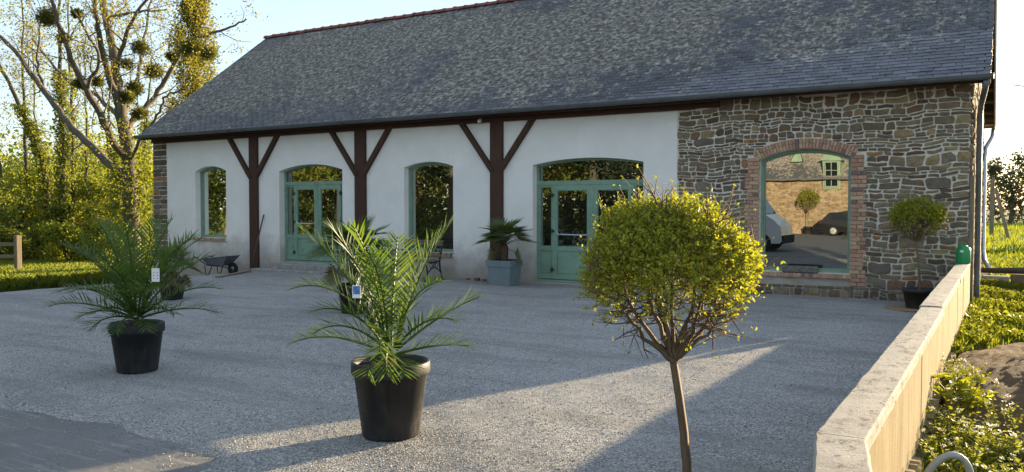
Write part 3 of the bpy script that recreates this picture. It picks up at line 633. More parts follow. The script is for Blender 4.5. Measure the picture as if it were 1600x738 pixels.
# verge boards, battens under the gable overhang
for back in (False,True):
    v=WB(); a=slope_pt(XR-.03,-.02,-.10,back); b_=slope_pt(XR-.03,SL+.02,-.10,back); v.beam(a,b_,.03,.17,(1,0,0)) if False else v.add([slope_pt(XR-.045,-.02,-.17,back),slope_pt(XR-.045,SL,-.17,back),slope_pt(XR-.045,SL,-.032,back),slope_pt(XR-.045,-.02,-.032,back),slope_pt(XR-.015,-.02,-.17,back),slope_pt(XR-.015,SL,-.17,back),slope_pt(XR-.015,SL,-.032,back),slope_pt(XR-.015,-.02,-.032,back)],[(0,1,2,3),(7,6,5,4),(0,4,5,1),(1,5,6,2),(2,6,7,3),(3,7,4,0)])
    v.build('verge_board',M['greywood'],roof)
    s=.15
    while s<SL-.1:
        q=WB(); q.add([slope_pt(XX,ss,nn,back) for XX in (BX1+.01,XR-.05) for ss,nn in ((s,-.085),(s+.07,-.085),(s+.07,-.034),(s,-.034))],[(0,1,2,3),(7,6,5,4),(0,4,5,1),(1,5,6,2),(2,6,7,3),(3,7,4,0)]); q.build('batten',M['lath'],roof); s+=.42
# downpipes on the gable, boards against the corner
d=WB(); d.tube([(-.24,EYF-.05,3.62),(-.26,EYF+.06,3.5),(-.33,FY+.25,3.3),(-.34,FY+.32,3.1),(-.34,FY+.32,.35),(-.34,FY+.32,.05)],.045,12); d.build('downpipe',M['zinc'],barn,True)
d=WB(); d.tube([(-.22,24.75,3.66),(-.24,24.5,3.45),(-.38,24.15,3.15),(-.40,24.1,2.9),(-.40,24.1,.55),(-.36,23.9,.30),(-.22,23.6,.08)],.055,12); d.build('downpipe',M['zinclight'],barn,True)
d=WB(); d.box(BX1+.005,BX1+.07,FY-.015,FY+.16,.0,2.15,.01); d.build('corner_board',M['greywood'],barn)
d=WB(); d.box(BX1+.003,BX1+.06,FY+.5,FY+.62,.0,3.3,.01); d.build('corner_board',M['greywood'],barn)
# ---------------------------------------------------------------- garden wall
gwall=thing('garden_wall','low sand coloured garden wall with pale speckled stone coping running to the barn corner','garden wall',(-.51,9,0))
class GW(WB):
    def build(s,name,mat,parent=None,smooth=False): return WB.build(s,name,mat,parent,smooth,(-.51,9,0))
WT=.74
def hexa(b,p,z0,z1):  # p: four ground corners, counter-clockwise
    return b.add([(x,y,z0) for x,y in p]+[(x,y,z1) for x,y in p],[(3,2,1,0),(4,5,6,7),(0,1,5,4),(1,2,6,5),(2,3,7,6),(3,0,4,7)])
ys_=[3.30,4.57,5.9,7.1,8.12,9.5,11.0,12.6,14.0,15.38]
for a,b_ in zip(ys_,ys_[1:]):
    q=GW(); j=rg.uniform(-.004,.004); hexa(q,[(-.59+j,a+.006),(-.43+j,a+.006),(-.43+j,b_-.006),(-.59+j,b_-.006)],-.2,WT-.062); q.build('wall_panel',M['wallface'],gwall)
q=GW(); hexa(q,[(-.585,3.2),(-.437,3.2),(-.437,15.40),(-.585,15.40)],-.2,WT-.066); q.build('wall_core',M['mortar'],gwall)
q=GW(); hexa(q,[(-.235,1.3),(-.075,1.3),(-.43,3.294),(-.59,3.294)],-.2,WT-.062); q.build('wall_panel',M['wallface'],gwall)
def coping(p,z0,z1,n,rr):
    """slab with worn, uneven arrises, subdivided along its length"""
    (ax,ay),(bx,by),(cx_,cy_),(dx,dy)=p; V=[];F=[]
    for i in range(n+1):
        t=i/n; l=(ax+(dx-ax)*t,ay+(dy-ay)*t); r=(bx+(cx_-bx)*t,by+(cy_-by)*t)
        e=[rr.uniform(-.0018,.0018) for _ in range(4)]; c=.008+rr.uniform(0,.004)
        V+=[(l[0]+e[0],l[1],z0),(l[0]+e[0],l[1],z1-c),(l[0]+c+e[0],l[1],z1+e[2]*.6),((l[0]+r[0])/2,(l[1]+r[1])/2,z1+e[3]*.6+.002),(r[0]-c+e[1],r[1],z1+e[2]*.6),(r[0]+e[1],r[1],z1-c),(r[0]+e[1],r[1],z0)]
    for i in range(n):
        for j in range(6): a=i*7+j; F.append((a,a+7,a+8,a+1))
    F+=[tuple(range(7)),tuple(range(n*7+6,n*7-1,-1))]
    return V,F
for (a,b_,dz,dx) in ((3.30,4.585,0,0),(4.598,8.11,-.004,0),(8.125,11.6,.004,.012),(11.613,15.40,.0,.008)):
    q=GW(); V,F=coping([(-.606-dx,a),(-.418-dx,a),(-.418-dx,b_),(-.606-dx,b_)],WT-.058+dz,WT+dz,int((b_-a)/.07),rg); q.add(V,F); q.build('coping_slab',M['coping'],gwall)
q=GW(); V,F=coping([(-.251,1.3),(-.063,1.3),(-.418,3.288),(-.606,3.288)],WT-.056,WT+.002,28,rg); q.add(V,F); q.build('coping_slab',M['coping'],gwall)
# rubble footing spilling along the outer foot of the wall
rb=GW()
for i in range(120):
    y=rg.uniform(4,10); s=rg.uniform(.02,.06); poly=[(s*math.cos(a)*rg.uniform(.7,1.2),s*math.sin(a)*rg.uniform(.6,1.)) for a in np.linspace(0,6.28,8)[:-1]]
    V,F=stone_geo(poly,s*.8,rg,lambda u,v,d,y=y:(-.42+d*.9,y+u,.10+v+.05*math.sin(3*y))); rb.add(V,F)
tag(rb.build('rubble_footing',M['wallface'],gwall),kind='stuff')
# ---------------------------------------------------------------- bank, mound
def bank(x,y):
    z=.05*sstep((x+.55)/.2)*(1-sstep((y-13)/6))+.05*math.sin(2.3*x+1.1*y)*math.sin(1.7*y)+.04*math.sin(5*x+3*y)*.6
    z-=.02*sstep((4.6-y)/2.5)
    return z
sheet('earth_bank',lin(-.425,6,50),lin(1.2,20,110),bank,M['verge'])
def mound():
    V=[];F=[];n=80;cx_,cy_=.66,8.2; rs=random.Random(9)
    for j in range(n+1):
        for i in range(n+1):
            u,v=i/n*2-1,j/n*2-1; x,y=cx_+u*1.35,cy_+v*2.7; r=math.hypot(u,v)
            h=.38*max(0,1-r**1.6)*(1+.12*math.sin(4*u+2*v))+(.008*math.sin(17*u+5*v)*math.sin(13*v)+.006*math.sin(31*u-23*v))*(1 if r<1 else 0)+rs.uniform(-.009,.009)*(r<.98)
            V.append((x-cx_,y-cy_,max(bank(max(x,-.42),y),0)-.03*(r>.97)+h-.02))
    for j in range(n):
        for i in range(n): a=j*(n+1)+i; F.append((a,a+1,a+n+2,a+n+1))
    keep=[f for f in F if all(math.hypot((k%(n+1))/n*2-1,(k//(n+1))/n*2-1)<1.06 and V[k][0]>-1.02 for k in f)]
    o=link('soil_mound',npmesh('soil_mound',V,keep),M['soil'],None,False); o.location=(cx_,cy_,0)
    tag(o,'heap of bare brown soil beside the garden wall','soil mound')
mound()
# stone edging with a log behind the mound
e=thing('stone_edging','low rough stone edging across the grass behind the soil heap','edging',(1.5,20,0))
x=-1.3+.95
for i in range(9):
    w=rg.uniform(.35,.75); b=MB(); b.box(x-1.5+.01,x+w-1.5-.01,-.15+rg.uniform(-.03,.03),.15,-.05,rg.uniform(.2,.27),.03); b.build('edging_stone',M['stone'] if i%2 else M['step'],e); x+=w
lg=MB(); lg.tube([(-.35,19.9,.31),(.4,19.95,.33),(1.0,19.9,.30),(1.7,20.05,.33)],[.05,.07,.06,.04],8); tag(lg.build('fallen_branch',M['darkbark'],None,True),'dark fallen branch lying on the stone edging','branch')
p=thing('leaning_post','weathered wooden post leaning to the left beside the crop field','post',(.9,33,0)); b=MB(); a0=onZ(1577,376,0)
b.beam((0,0,-.1),(-.62,0,2.6),.16,.14,(0,1,0)); b.build('shaft',M['greywood'],p); b=MB(); b.beam((-.62,0,2.6),(-.645,0,2.70),.12,.10,(0,1,0)); b.build('tip',M['greywood'],p); p.location=(a0.x,a0.y,0)
a0=onZ(1549,372,0); p=thing('upright_post','grey wooden post standing upright beside the barn gable','post',(a0.x,a0.y,0)); b=MB(); b.box(-.11,.11,-.1,.1,-.1,3.2,.015); b.build('shaft',M['greywood'],p); b=MB(); b.add([(-.11,-.1,3.2),(.11,-.1,3.2),(.11,.1,3.2),(-.11,.1,3.2),(0,0,3.32)],[(0,1,4),(1,2,4),(2,3,4),(3,0,4)]); b.build('tip',M['greywood'],p)
# ---------------------------------------------------------------- small things
# green container on the wall end
g=thing('plastic_canister','rounded green plastic canister with small white label on the garden wall end','canister',(-.51,14.75,WT))
b=MB(); b.lathe([(0,0),(.085,0),(.103,.012),(.106,.03),(.106,.20),(.100,.235),(.083,.262),(.055,.278),(.05,.28)],28); b.build('body',M['bottle'],g,True)
b=MB(); b.lathe([(.056,.276),(.056,.292),(.040,.296),(.040,.286),(0,.286)],20); b.build('collar',M['bottle'],g,True); b=MB(); b.tube([(-.035,0,.29),(-.03,0,.318),(0,0,.326),(.03,0,.318),(.035,0,.29)],.008,8); b.build('handle',M['bottle'],g)
b=MB(); 
for i in range(4):
    a0_,a1_=-2.0+.12*i,-2.0+.12*(i+1); b.quad((.1075*math.cos(a0_),.1075*math.sin(a0_),.185),(.1075*math.cos(a1_),.1075*math.sin(a1_),.185),(.1075*math.cos(a1_),.1075*math.sin(a1_),.215),(.1075*math.cos(a0_),.1075*math.sin(a0_),.215))
b.build('label',M['white'],g)
# stone trough on the sill
t=thing('stone_trough','small grey stone trough on the brick sill of the big window','trough',(-3.12,FY-.0,.45)); b=MB()
b.box(-.31,.31,-.10,.06,0,.125,.02); tr=b.build('trough_body',M['trough'],t); b=MB(); b.box(-.27,.27,-.06,.03,.1255,.127); b.build('trough_soil',M['potsoil'],t)
# sensor light under the gutter
p_=thing('security_light','small white security light fixed to the brown beam','light',(-9.95,FY-.12,3.56)); b=MB(); b.lathe([(0,-.06),(.035,-.055),(.045,-.02),(.035,.02),(0,.03)],16,(0,-.03,.0)); b.build('head',M['white'],p_,True); b=MB(); b.box(-.03,.03,-.0,.035,-.03,.05,.006); b.build('bracket',M['white'],p_)
# wheelbarrow
wb=thing('wheelbarrow','grey metal wheelbarrow parked against the white wall','wheelbarrow',(-17.5,14.5,gh(-17.5,14.5)+.015),R(3)); wb.scale=(.84,.84,.84)
b=MB(); lo=[(-.30,-.20,.30),(.30,-.17,.30),(.30,.17,.30),(-.30,.20,.30)]; hi=[(-.46,-.31,.50),(.58,-.27,.60),(.58,.27,.60),(-.46,.31,.50)]
b.add(lo+hi+[(x*.97,y*.95,z+.006) for x,y,z in lo]+[(x*.975,y*.955,z) for x,y,z in hi],[(3,2,1,0),(0,1,5,4),(1,2,6,5),(2,3,7,6),(3,0,4,7),(8,9,10,11),(8,12,13,9),(9,13,14,10),(10,14,15,11),(11,15,12,8),(4,5,13,12),(5,6,14,13),(6,7,15,14),(7,4,12,15)])
ty_=b.build('tray',M['tray'],wb); b=MB(); b.tube([hi[0],hi[1],hi[2],hi[3],hi[0]],.011,6); b.build('tray_rim',M['tray'],ty_)
for sg in (-1,1):
    b=MB(); b.tube([(.62,sg*.10,.19),(.30,sg*.17,.275),(-.30,sg*.235,.30),(-.52,sg*.30,.44),(-.66,sg*.31,.53),(-.80,sg*.31,.535)],.017,8); f_=b.build('frame_tube',M['iron'],wb,True); b=MB(); b.tube([(-.68,sg*.31,.532),(-.81,sg*.31,.537)],.022,8); b.build('grip',M['rubber'],f_)
    b=MB(); b.tube([(-.10,sg*.22,.29),(-.22,sg*.235,.02),(-.34,sg*.235,.015),(-.40,sg*.245,.29)],.015,8); b.build('leg',M['iron'],wb,True)
wh=MB(); wh.lathe([(.10+.07*0,-.045)]+[(.155+.045*math.cos(a),.045*math.sin(a)) for a in np.linspace(-math.pi*.75,math.pi*.75,11)]+[(.10,.045)],28,(.56,0,.20),'y'); wl=wh.build('wheel',M['rubber'],wb,True); b=MB(); b.lathe([(0,-.035),(.04,-.04),(.05,-.02),(.118,-.03),(.118,.03),(.05,.02),(.04,.04),(0,.035)],24,(.56,0,.20),'y'); b.build('rim',M['tray'],wl,True); b=MB(); b.tube([(.56,-.14,.20),(.56,.14,.20)],.012,8); b.build('axle',M['iron'],wl)
# leaning pole, board on the ground
b=MB(); b.tube([(-16.83,14.93,.02),(-16.86,FY-.03,1.45)],.018,8); tag(b.build('leaning_pole',M['darkbark'],None,True),'thin dark pole leaning on the wall between post and green door','pole')
b=MB(); a0,b0=onZ(340,433,.02),onZ(389,424,.02); b.beam((a0.x,a0.y,.03+gh(a0.x,a0.y)),(b0.x,b0.y,.03),.12,.03); tag(b.build('loose_board',M['greywood']),'loose wooden board lying on the gravel in front of the wheelbarrow','board')
# bench
be=thing('garden_bench','wooden slatted garden bench with black cast iron ends against the white wall','bench',(-11.28,14.72,.015),R(-7))
for sx in (-.56,.56):
    b=MB()
    b.tube([(sx,.27,.86),(sx,.235,.62),(sx,.18,.44),(sx,.20,.25),(sx,.27,.05),(sx,.33,.0)],[.014,.018,.022,.018,.016,.02],6); b.tube([(sx,-.28,0),(sx,-.25,.06),(sx,-.20,.2),(sx,-.23,.32),(sx,-.24,.42)],[.022,.016,.018,.016,.02],6); b.tube([(sx,.18,.44),(sx,0,.405),(sx,-.24,.42)],.02,6)
    b.tube([(sx,-.20,.18),(sx,-.1,.27),(sx,0,.30),(sx,.1,.27),(sx,.20,.2)],.014,6); b.tube([(sx,0,.30),(sx,.0,.40)],.013,6)
    for c_ in (-.09,.09): b.tube([(sx,c_+.045*math.cos(a),.345+.045*math.sin(a)) for a in np.linspace(0,6.28,11)],.009,5,False)
    ed=b.build('end_frame',M['iron'],be,True); b=MB()
    b.tube([(sx,.235,.63),(sx,.1,.665),(sx,-.12,.655),(sx,-.25,.615),(sx,-.285,.57),(sx,-.265,.53),(sx,-.235,.55)],.017,6); b.tube([(sx,-.24,.42),(sx,-.2,.52),(sx,-.22,.62)],.013,6); b.build('armrest',M['iron'],ed,True)
sl=MB(); sl.box(-.60,.60,-.027,.027,-.010,.010,.004); slm=sl.mesh('seat_slat')
for y,z in ((-.22,.445),(-.145,.435),(-.07,.43),(.005,.432),(.08,.44),(.145,.452)): o=link('seat_slat',slm,M['bench'],be); o.location=(0,y,z)
for k,(y,z) in enumerate(((.205,.55),(.262,.80),(.275,.862))): o=link('back_slat',slm,M['bench'],be); o.location=(0,y-.02,z); o.rotation_euler=(R(80),0,0)
b=MB()
for i in range(9):
    x=-.48+.12*i; b.tube([(x+.05*math.cos(a),.22+.012*math.sin(a),.675+.085*math.sin(a)) for a in np.linspace(0,6.28,13)],.008,5,False)
b.build('back_tracery',M['iron'],be)
# fence at the wood's edge
f=thing('wooden_fence','low wooden post and rail fence at the edge of the wood','fence',(-33.0,17.6,-.65))
a0=atD(28,408,30.5); a0.z=-.65; dirv=Vector((-.75,-.66,0)).normalized(); bpos=a0-Vector((-33.0,17.6,-.65))
for k in range(3):
    q=bpos+dirv*3.0*k; b=MB(); b.box(q.x-.1,q.x+.1,q.y-.1,q.y+.1,-.1,1.28,.02); b.build('post',M['greywood'],f)
for z in (.95,.5):
    b=MB(); b.beam(bpos+Vector((0,0,z)),bpos+dirv*6.2+Vector((0,0,z)),.05,.13); b.build('rail',M['greywood'],f)
# loose rubble by the planter
for i,(x,y,s) in enumerate(((-9.95,15.2,.09),(-9.72,15.12,.07),(-10.2,15.22,.06))):
    poly=[(s*math.cos(a)*rg.uniform(.7,1.2),s*math.sin(a)*rg.uniform(.6,1.)) for a in np.linspace(0,6.28,9)[:-1]]
    V,F=stone_geo(poly,s*.8,rg,lambda u,v,d:(u,v,d+.012)); b=MB(); b.add(V,F); o=b.build('loose_stone',M['stone']); o.location=(x,y,.0)
    tag(o,('largest','middle','smallest')[i]+' of three loose stones at the wall foot beside the blue planter','stone','loose stones by the planter')
# grey hoop of hose in the weeds
b=MB(); c0=Vector((-.215,4.5,.215)); b.tube([c0+Vector((.105*math.cos(a)+.03*math.sin(a),.05*math.cos(a),.19*math.sin(a))) for a in np.linspace(-.9,math.pi+.9,24)],.017,10); tag(b.build('hose_hoop',M['hose'],None,True),'grey hose hoop sticking up out of the weeds','hose')
# ---------------------------------------------------------------- palms
def pot(parent,r,h,mat,z0=0,rim=.075):
    b=MB(); rb_=r*.72; b.lathe([(0,z0),(rb_,z0),(rb_+.004,z0+.01),(r*.93,z0+h-rim),(r*.985,z0+h-rim-.004),(r*1.01,z0+h-rim+.012),(r,z0+h-.012),(r*.985,z0+h),(r*.93,z0+h),(r*.92,z0+h-.06),(r*.9,z0+h-.09)],48); b.build('pot',mat,parent,True)
    b=MB(); b.lathe([(r*.905,z0+h-.05),(r*.5,z0+h-.035),(0,z0+h-.03)],32); b.build('soil',M['potsoil'],parent)
def frond_geo(az,el,L,droop,rr,lf=.24,pairs=38,w=.011,twist=0,base=(0,0,0),start=.16):
    """pinnate leaf: arching rachis, narrow leaflets in two ranks"""
    b=MB(); n=14; h=Vector((math.cos(az),math.sin(az),0)); p=Vector(base); pts=[p.copy()]; e=el; st=L/n; dirs=[]
    for i in range(n):
        d=h*math.cos(e)+Vector((0,0,math.sin(e))); dirs.append(d); p=p+d*st; pts.append(p.copy()); e-=droop/n*(.4+1.2*i/n)
    dirs.append(dirs[-1]); b.tube(pts,[.010*(1-.8*i/n)+.0015 for i in range(n+1)],5)
    side0=Vector((-math.sin(az),math.cos(az),0))
    for k in range(pairs):
        t=start+(1-start)*(k+.5)/pairs; f_=t*n; i=min(int(f_),n-1); q=pts[i].lerp(pts[i+1],f_-i); d=dirs[i]; nm=side0.cross(d).normalized()*-1
        if nm.z<0 and el>-1: nm=nm
        env=(.45+.75*math.sin(math.pi*min(1,(t-start)/(1-start)*.85+.12)))*(1 if t<.93 else .8)
        for sg in (-1,1):
            l=lf*env*rr.uniform(.85,1.1); fw=.75+.55*t+rr.uniform(-.12,.12); up=.40*(1-t)+rr.uniform(-.3,.35)
            dv=(side0*sg*(1.1-.3*t)+d*fw*.85+nm*(up+.2)).normalized(); dr=Vector((0,0,-1))*l*rr.uniform(.0,.16)
            wv=(dv.cross(nm)).normalized()*w*rr.uniform(.8,1.15); cr=nm*w*.35
            m_=q+dv*l*.45+dr*.25; tp=q+dv*l+dr
            b.add([q-wv*.45,q+wv*.45,m_+wv,m_+cr*-1,m_-wv,tp],[(0,3,4),(0,1,3),(1,2,3),(4,3,5),(3,2,5)])
    tpd=dirs[-1]
    return b
def date_palm(label,loc,fr,seed,r,h,tagpos=None,tagmat=None,rz=0):
    rr=random.Random(seed); t=thing('potted_date_palm',label,'palm',loc,0,'potted palms in the yard'); pot(t,r,h,M['pot'],0,.085)
    b=MB(); b.lathe([(0,h-.05),(.035,h-.05),(.04,h-.02),(.03,h+.03),(.015,h+.05),(0,h+.06)],12); b.build('crown_base',M['trunkfibre'],t)
    for (az,el,L,dr) in fr:
        a=R(az); base=(.04*math.cos(a),.04*math.sin(a),h+.02+.08*max(0,math.sin(R(el)))); frond_geo(a,R(el),L,R(dr),rr,.15+.10*L,int(7+17*L),.0078,0,base).build('frond',M['palm'],t)
    if tagpos:
        b=MB(); x,y,z=(Vector(tagpos)-Vector(loc)); c,s=math.cos(YAW),math.sin(YAW); hw,hh=(.036,.062) if tagmat=='dots' else (.027,.042)
        P=lambda u,v,o:(x+u*c+o*s,y+u*s-o*c,z+v)
        b.add([P(-hw,-hh,0),P(hw,-hh,0),P(hw,hh,0),P(-hw,hh,0),P(-hw,-hh,-.002),P(hw,-hh,-.002),P(hw,hh,-.002),P(-hw,hh,-.002)],[(0,1,2,3),(7,6,5,4),(0,4,5,1),(1,5,6,2),(2,6,7,3),(3,7,4,0)])
        tg=b.build('plant_tag',M['white'],t); b=MB()
        if tagmat=='dots':
            for i in (-1,1):
                for j in range(3): u,v=i*.016,-.03+j*.026; b.quad(P(u-.005,v-.005,.0015),P(u+.005,v-.005,.0015),P(u+.005,v+.005,.0015),P(u-.005,v+.005,.0015))
            b.build('print',M['ink'],tg)
        else: b.quad(P(-.022,-.016,.0015),P(.022,-.016,.0015),P(.022,.036,.0015),P(-.022,.036,.0015)); b.build('print',M['print'],tg)
        b=MB(); b.tube([P(0,hh,0),P(.01,hh+.05,-.04)],.0015,4); b.build('string',M['white'],tg)
    return t
# azimuths: image-right is YAW (31 deg), image-left 211, towards the camera 301, away 121
f1=[(211,22,.85,42),(206,40,.85,70),(31,18,.78,42),(38,38,.82,56),(27,52,.95,40),(196,60,.95,50),(222,64,.95,45),(121,74,1.02,30),(60,66,.95,42),(20,68,.95,44),(180,74,1.0,30),(300,66,.80,70),(265,50,.72,78),(335,50,.74,76),(250,74,.88,44),(150,60,.88,52),(45,80,.98,22),(310,82,.92,30),(230,80,.98,24),(280,34,.5,70),(350,34,.55,60),(0,60,.8,58),(185,40,.75,64),(33,66,.95,30),(300,16,.42,80),(265,18,.44,75),(335,18,.44,75),(240,26,.5,70),(5,30,.5,70),(305,52,.7,95)]
palmA=date_palm('bushy green date palm in a black pot with a white tag, nearest the lawn',(-7.27,5.02,.02),f1,21,.255,.47,tuple(atD(243,430,7.55)),'dots')
f2=[(211,24,.66,50),(209,64,.86,95),(31,16,.52,28),(33,40,.70,22),(28,74,.98,24),(214,66,1.02,30),(200,76,.95,34),(301,50,.55,125),(290,78,.80,50),(121,78,.85,40),(350,70,.72,70),(240,58,.62,80),(160,64,.70,60),(45,80,.85,30),(260,82,.9,30),(287,18,.40,85),(322,14,.38,75),(305,38,.50,150),(225,46,.55,90),(12,52,.55,80)]
palmB=date_palm('sunlit date palm in a black pot at the centre of the yard',(-3.67,4.50,.02),f2,33,.275,.52,tuple(atD(557,456,5.32)),'pic')
def fan_geo(az,el,pl,rad,rr,base,nseg=22,spread=R(250),foldd=.25):
    b=MB(); h=Vector((math.cos(az),math.sin(az),0)); e=el; p=Vector(base); pts=[p.copy()]
    for i in range(6): p=p+(h*math.cos(e)+Vector((0,0,math.sin(e))))*pl/6; pts.append(p.copy()); e-=R(5)
    b.tube(pts,[.010,.008,.007,.006,.006,.005,.005],5); d=(pts[-1]-pts[-2]).normalized(); side=Vector((-math.sin(az),math.cos(az),0)); nm=side.cross(d)*-1
    e2=e-R(rr.uniform(15,40)); d=(h*math.cos(e2)+Vector((0,0,math.sin(e2)))); nm=(d.cross(side)); 
    if nm.z<0: nm=-nm
    for k in range(nseg):
        a=-spread/2+spread*(k+.5)/nseg+rr.uniform(-.02,.02); l=rad*(.72+.28*math.cos(a*.6))*rr.uniform(.92,1.05); v=(d*math.cos(a)+side*math.sin(a)+nm*.22).normalized(); tn=(-d*math.sin(a)+side*math.cos(a)); wd=spread/nseg*l*.5*.5
        q=pts[-1]; m_=q+v*l*.55; tp=q+v*l+Vector((0,0,-1))*l*rr.uniform(.0,.10)
        b.add([q,m_-tn*wd,m_+nm*wd*.5,m_+tn*wd,tp],[(0,1,2),(0,2,3),(1,4,2),(2,4,3)])
    return b
def fan_palm(name,label,loc,seed,z0,trunk,nl,rad,pl,lean=0,old=4):
    rr=random.Random(seed); t=thing(name,label,'palm',loc,0,'potted palms in the yard')
    b=MB(); b.lathe([(0,z0-.02),(.075,z0-.02),(.085,z0+trunk*.4),(.09,z0+trunk*.8),(.06,z0+trunk),(0,z0+trunk+.02)],14); b.build('trunk',M['trunkfibre'],t)
    for i in range(nl):
        az=i*2.4+rr.uniform(-.3,.3); el=R(86-62*(i/nl)**.9+rr.uniform(-6,6)); fan_geo(az,el,pl*rr.uniform(.8,1.1),rad*rr.uniform(.85,1.1),rr,(0,0,z0+trunk-.02)).build('fan_leaf',M['fan'],t)
    for i in range(old):
        az=i*6.28/old+rr.uniform(-.4,.4); fan_geo(az,R(-8),pl*.7,rad*.8,rr,(0,0,z0+trunk-.08)).build('dry_fan_leaf',M['fanold'],t)
    return t
t=fan_palm('fan_palm_in_planter','fan palm in a square blue grey planter beside the right green door',(-8.95,14.72,.015),5,.5,.34,18,.42,.36,0,2)
b=MB(); 
def frus(b,w0,w1,z0,z1): b.add([(-w0,-w0,z0),(w0,-w0,z0),(w0,w0,z0),(-w0,w0,z0),(-w1,-w1,z1),(w1,-w1,z1),(w1,w1,z1),(-w1,w1,z1)],[(3,2,1,0),(4,5,6,7),(0,1,5,4),(1,2,6,5),(2,3,7,6),(3,0,4,7)])
frus(b,.235,.265,0,.40); pl_=b.build('planter',M['planter'],t); pl_.rotation_euler=(0,0,R(4)); b=MB(); frus(b,.285,.295,.39,.52); rm=b.build('planter_rim',M['planter'],pl_); b=MB(); b.box(-.25,.25,-.25,.25,.521,.524); b.build('soil',M['potsoil'],pl_)
t=fan_palm('potted_fan_palm','fan palm in a black pot standing behind the sunlit date palm',(-8.45,9.5,.015),6,.42,.40,20,.47,.44); pot(t,.26,.45,M['pot'])
t=fan_palm('potted_fan_palm','pale fan palm in a dark pot half hidden behind the tagged date palm',(-12.6,9.4,.015),7,.30,.20,12,.34,.30,0,7); pot(t,.24,.34,M['pot'])
# ---------------------------------------------------------------- leaves and trees
def leaf_mesh(name,C,size,rs,D=None,asp=.55,curl=.18,up=0.0):
    """one folded leaf per centre"""
    C=np.asarray(C,dtype=float); n=len(C)
    if D is None: D=rs.randn(n,3); D[:,2]+=up
    D=D/np.linalg.norm(D,axis=1,keepdims=True); Rn=rs.randn(n,3); S=np.cross(D,Rn); S/=np.linalg.norm(S,axis=1,keepdims=True)+1e-9; Nn=np.cross(D,S)
    s=(np.asarray(size)*(.7+.6*rs.rand(n)))[:,None]
    V=np.stack([C-D*s*.5,C+S*s*asp*.5+Nn*s*curl*.5,C+D*s*.5-Nn*s*curl*.3,C-S*s*asp*.5+Nn*s*curl*.5],1).reshape(-1,3)
    F=np.arange(4*n).reshape(n,4); return npmesh(name,V,F)
class Grow:
    def __init__(s,seed): s.r=random.Random(seed); s.np=np.random.RandomState(seed); s.br=[]; s.leaf=[]; s.leafd=[]
    def limb(s,pts,r0,r1):
        pts=[Vector(p) for p in pts]; n=len(pts); s.br.append((pts,[r0+(r1-r0)*i/(n-1) for i in range(n)])); return pts
    def smooth(s,P,r0,r1,seg=5,jit=.05):
        P=[Vector(p) for p in P]; out=[]
        for i in range(len(P)-1):
            a,b=P[i],P[i+1]; pa=P[i-1] if i else a-(b-a); pb=P[i+2] if i+2<len(P) else b+(b-a)
            for k in range(seg):
                t=k/seg; q=.5*((2*a)+(b-pa)*t+(2*pa-5*a+4*b-pb)*t*t+(3*a-pa-3*b+pb)*t**3); out.append(q+Vector((s.r.uniform(-jit,jit),s.r.uniform(-jit,jit),s.r.uniform(-jit,jit))))
        out.append(P[-1]); return s.limb(out,r0,r1)
    def branch(s,p,d,L,r,lv,maxlv,up=.15,wig=.18,kids=(3,5),leafn=8,leafspan=.35,spread=(35,65),shrink=(.45,.65)):
        n=max(3,int(4+L*1.0)); n=min(n,8); pts=[Vector(p)]; d=Vector(d).normalized(); st=L/n
        for i in range(n):
            d=(d+Vector((s.r.gauss(0,wig),s.r.gauss(0,wig),s.r.gauss(0,wig)+up))).normalized() if i else d; pts.append(pts[-1]+d*st)
        s.limb(pts,r,r*.35)
        if lv>=maxlv:
            for i in range(leafn):
                t=s.r.uniform(.15,1)*n; k=min(int(t),n-1); q=pts[k].lerp(pts[k+1],t-k); o=Vector((s.r.gauss(0,1),s.r.gauss(0,1),s.r.gauss(0,1)))*leafspan*.4; s.leaf.append(q+o)
            return
        for i in range(s.r.randint(*kids)):
            t=s.r.uniform(.25,1.0)*n; k=min(int(t),n-1); q=pts[k].lerp(pts[k+1],t-k); dd=(pts[k+1]-pts[k]).normalized(); ax=dd.orthogonal().normalized(); ax=Matrix.Rotation(s.r.uniform(0,6.283),3,dd)@ax
            nd_=Matrix.Rotation(R(s.r.uniform(*spread)),3,ax)@dd; s.branch(q,nd_,L*s.r.uniform(*shrink),max(.004,r*.35*(1.6-t/n)),lv+1,maxlv,up,wig,kids,leafn,leafspan,spread,shrink)
    def along(s,pts,step,L,r,maxlv,start=.2,**k):
        tot=0
        for a,b in zip(pts,pts[1:]):
            tot+=(b-a).length
        acc=0; nxt=tot*start
        for a,b in zip(pts,pts[1:]):
            l=(b-a).length
            while acc+l>nxt and l>1e-6:
                q=a.lerp(b,(nxt-acc)/l); dd=(b-a).normalized(); ax=Matrix.Rotation(s.r.uniform(0,6.283),3,dd)@dd.orthogonal().normalized(); v=Matrix.Rotation(R(s.r.uniform(40,75)),3,ax)@dd
                f=1-.5*nxt/tot; s.branch(q,v,L*f*s.r.uniform(.6,1.2),r*f,1,maxlv,**k); nxt+=step*s.r.uniform(.6,1.4)
            acc+=l
    def wood(s,off,sides=(7,5,4,3),minr=0):
        b=MB(); o=Vector(off)
        for pts,rs_ in s.br:
            if rs_[0]<minr: continue
            k=8 if rs_[0]>.12 else 6 if rs_[0]>.04 else 4 if rs_[0]>.012 else 3
            b.tube([p-o for p in pts],rs_,k,False)
        return b
def tree_obj(name,label,g,loc,leafsize,bark,leafm,cat='tree',group=None,asp=.6,trunkname='trunk',crown='crown',up=0.):
    t=thing(name,label,cat,loc,0,group); g.wood(loc).build(trunkname,bark,t,True)
    if g.leaf:
        C=np.array([tuple(p) for p in g.leaf])-np.array(tuple(loc)); link(crown,leaf_mesh(crown,C,np.full(len(C),leafsize),g.np,None,asp,.18,up),leafm,t)
    return t
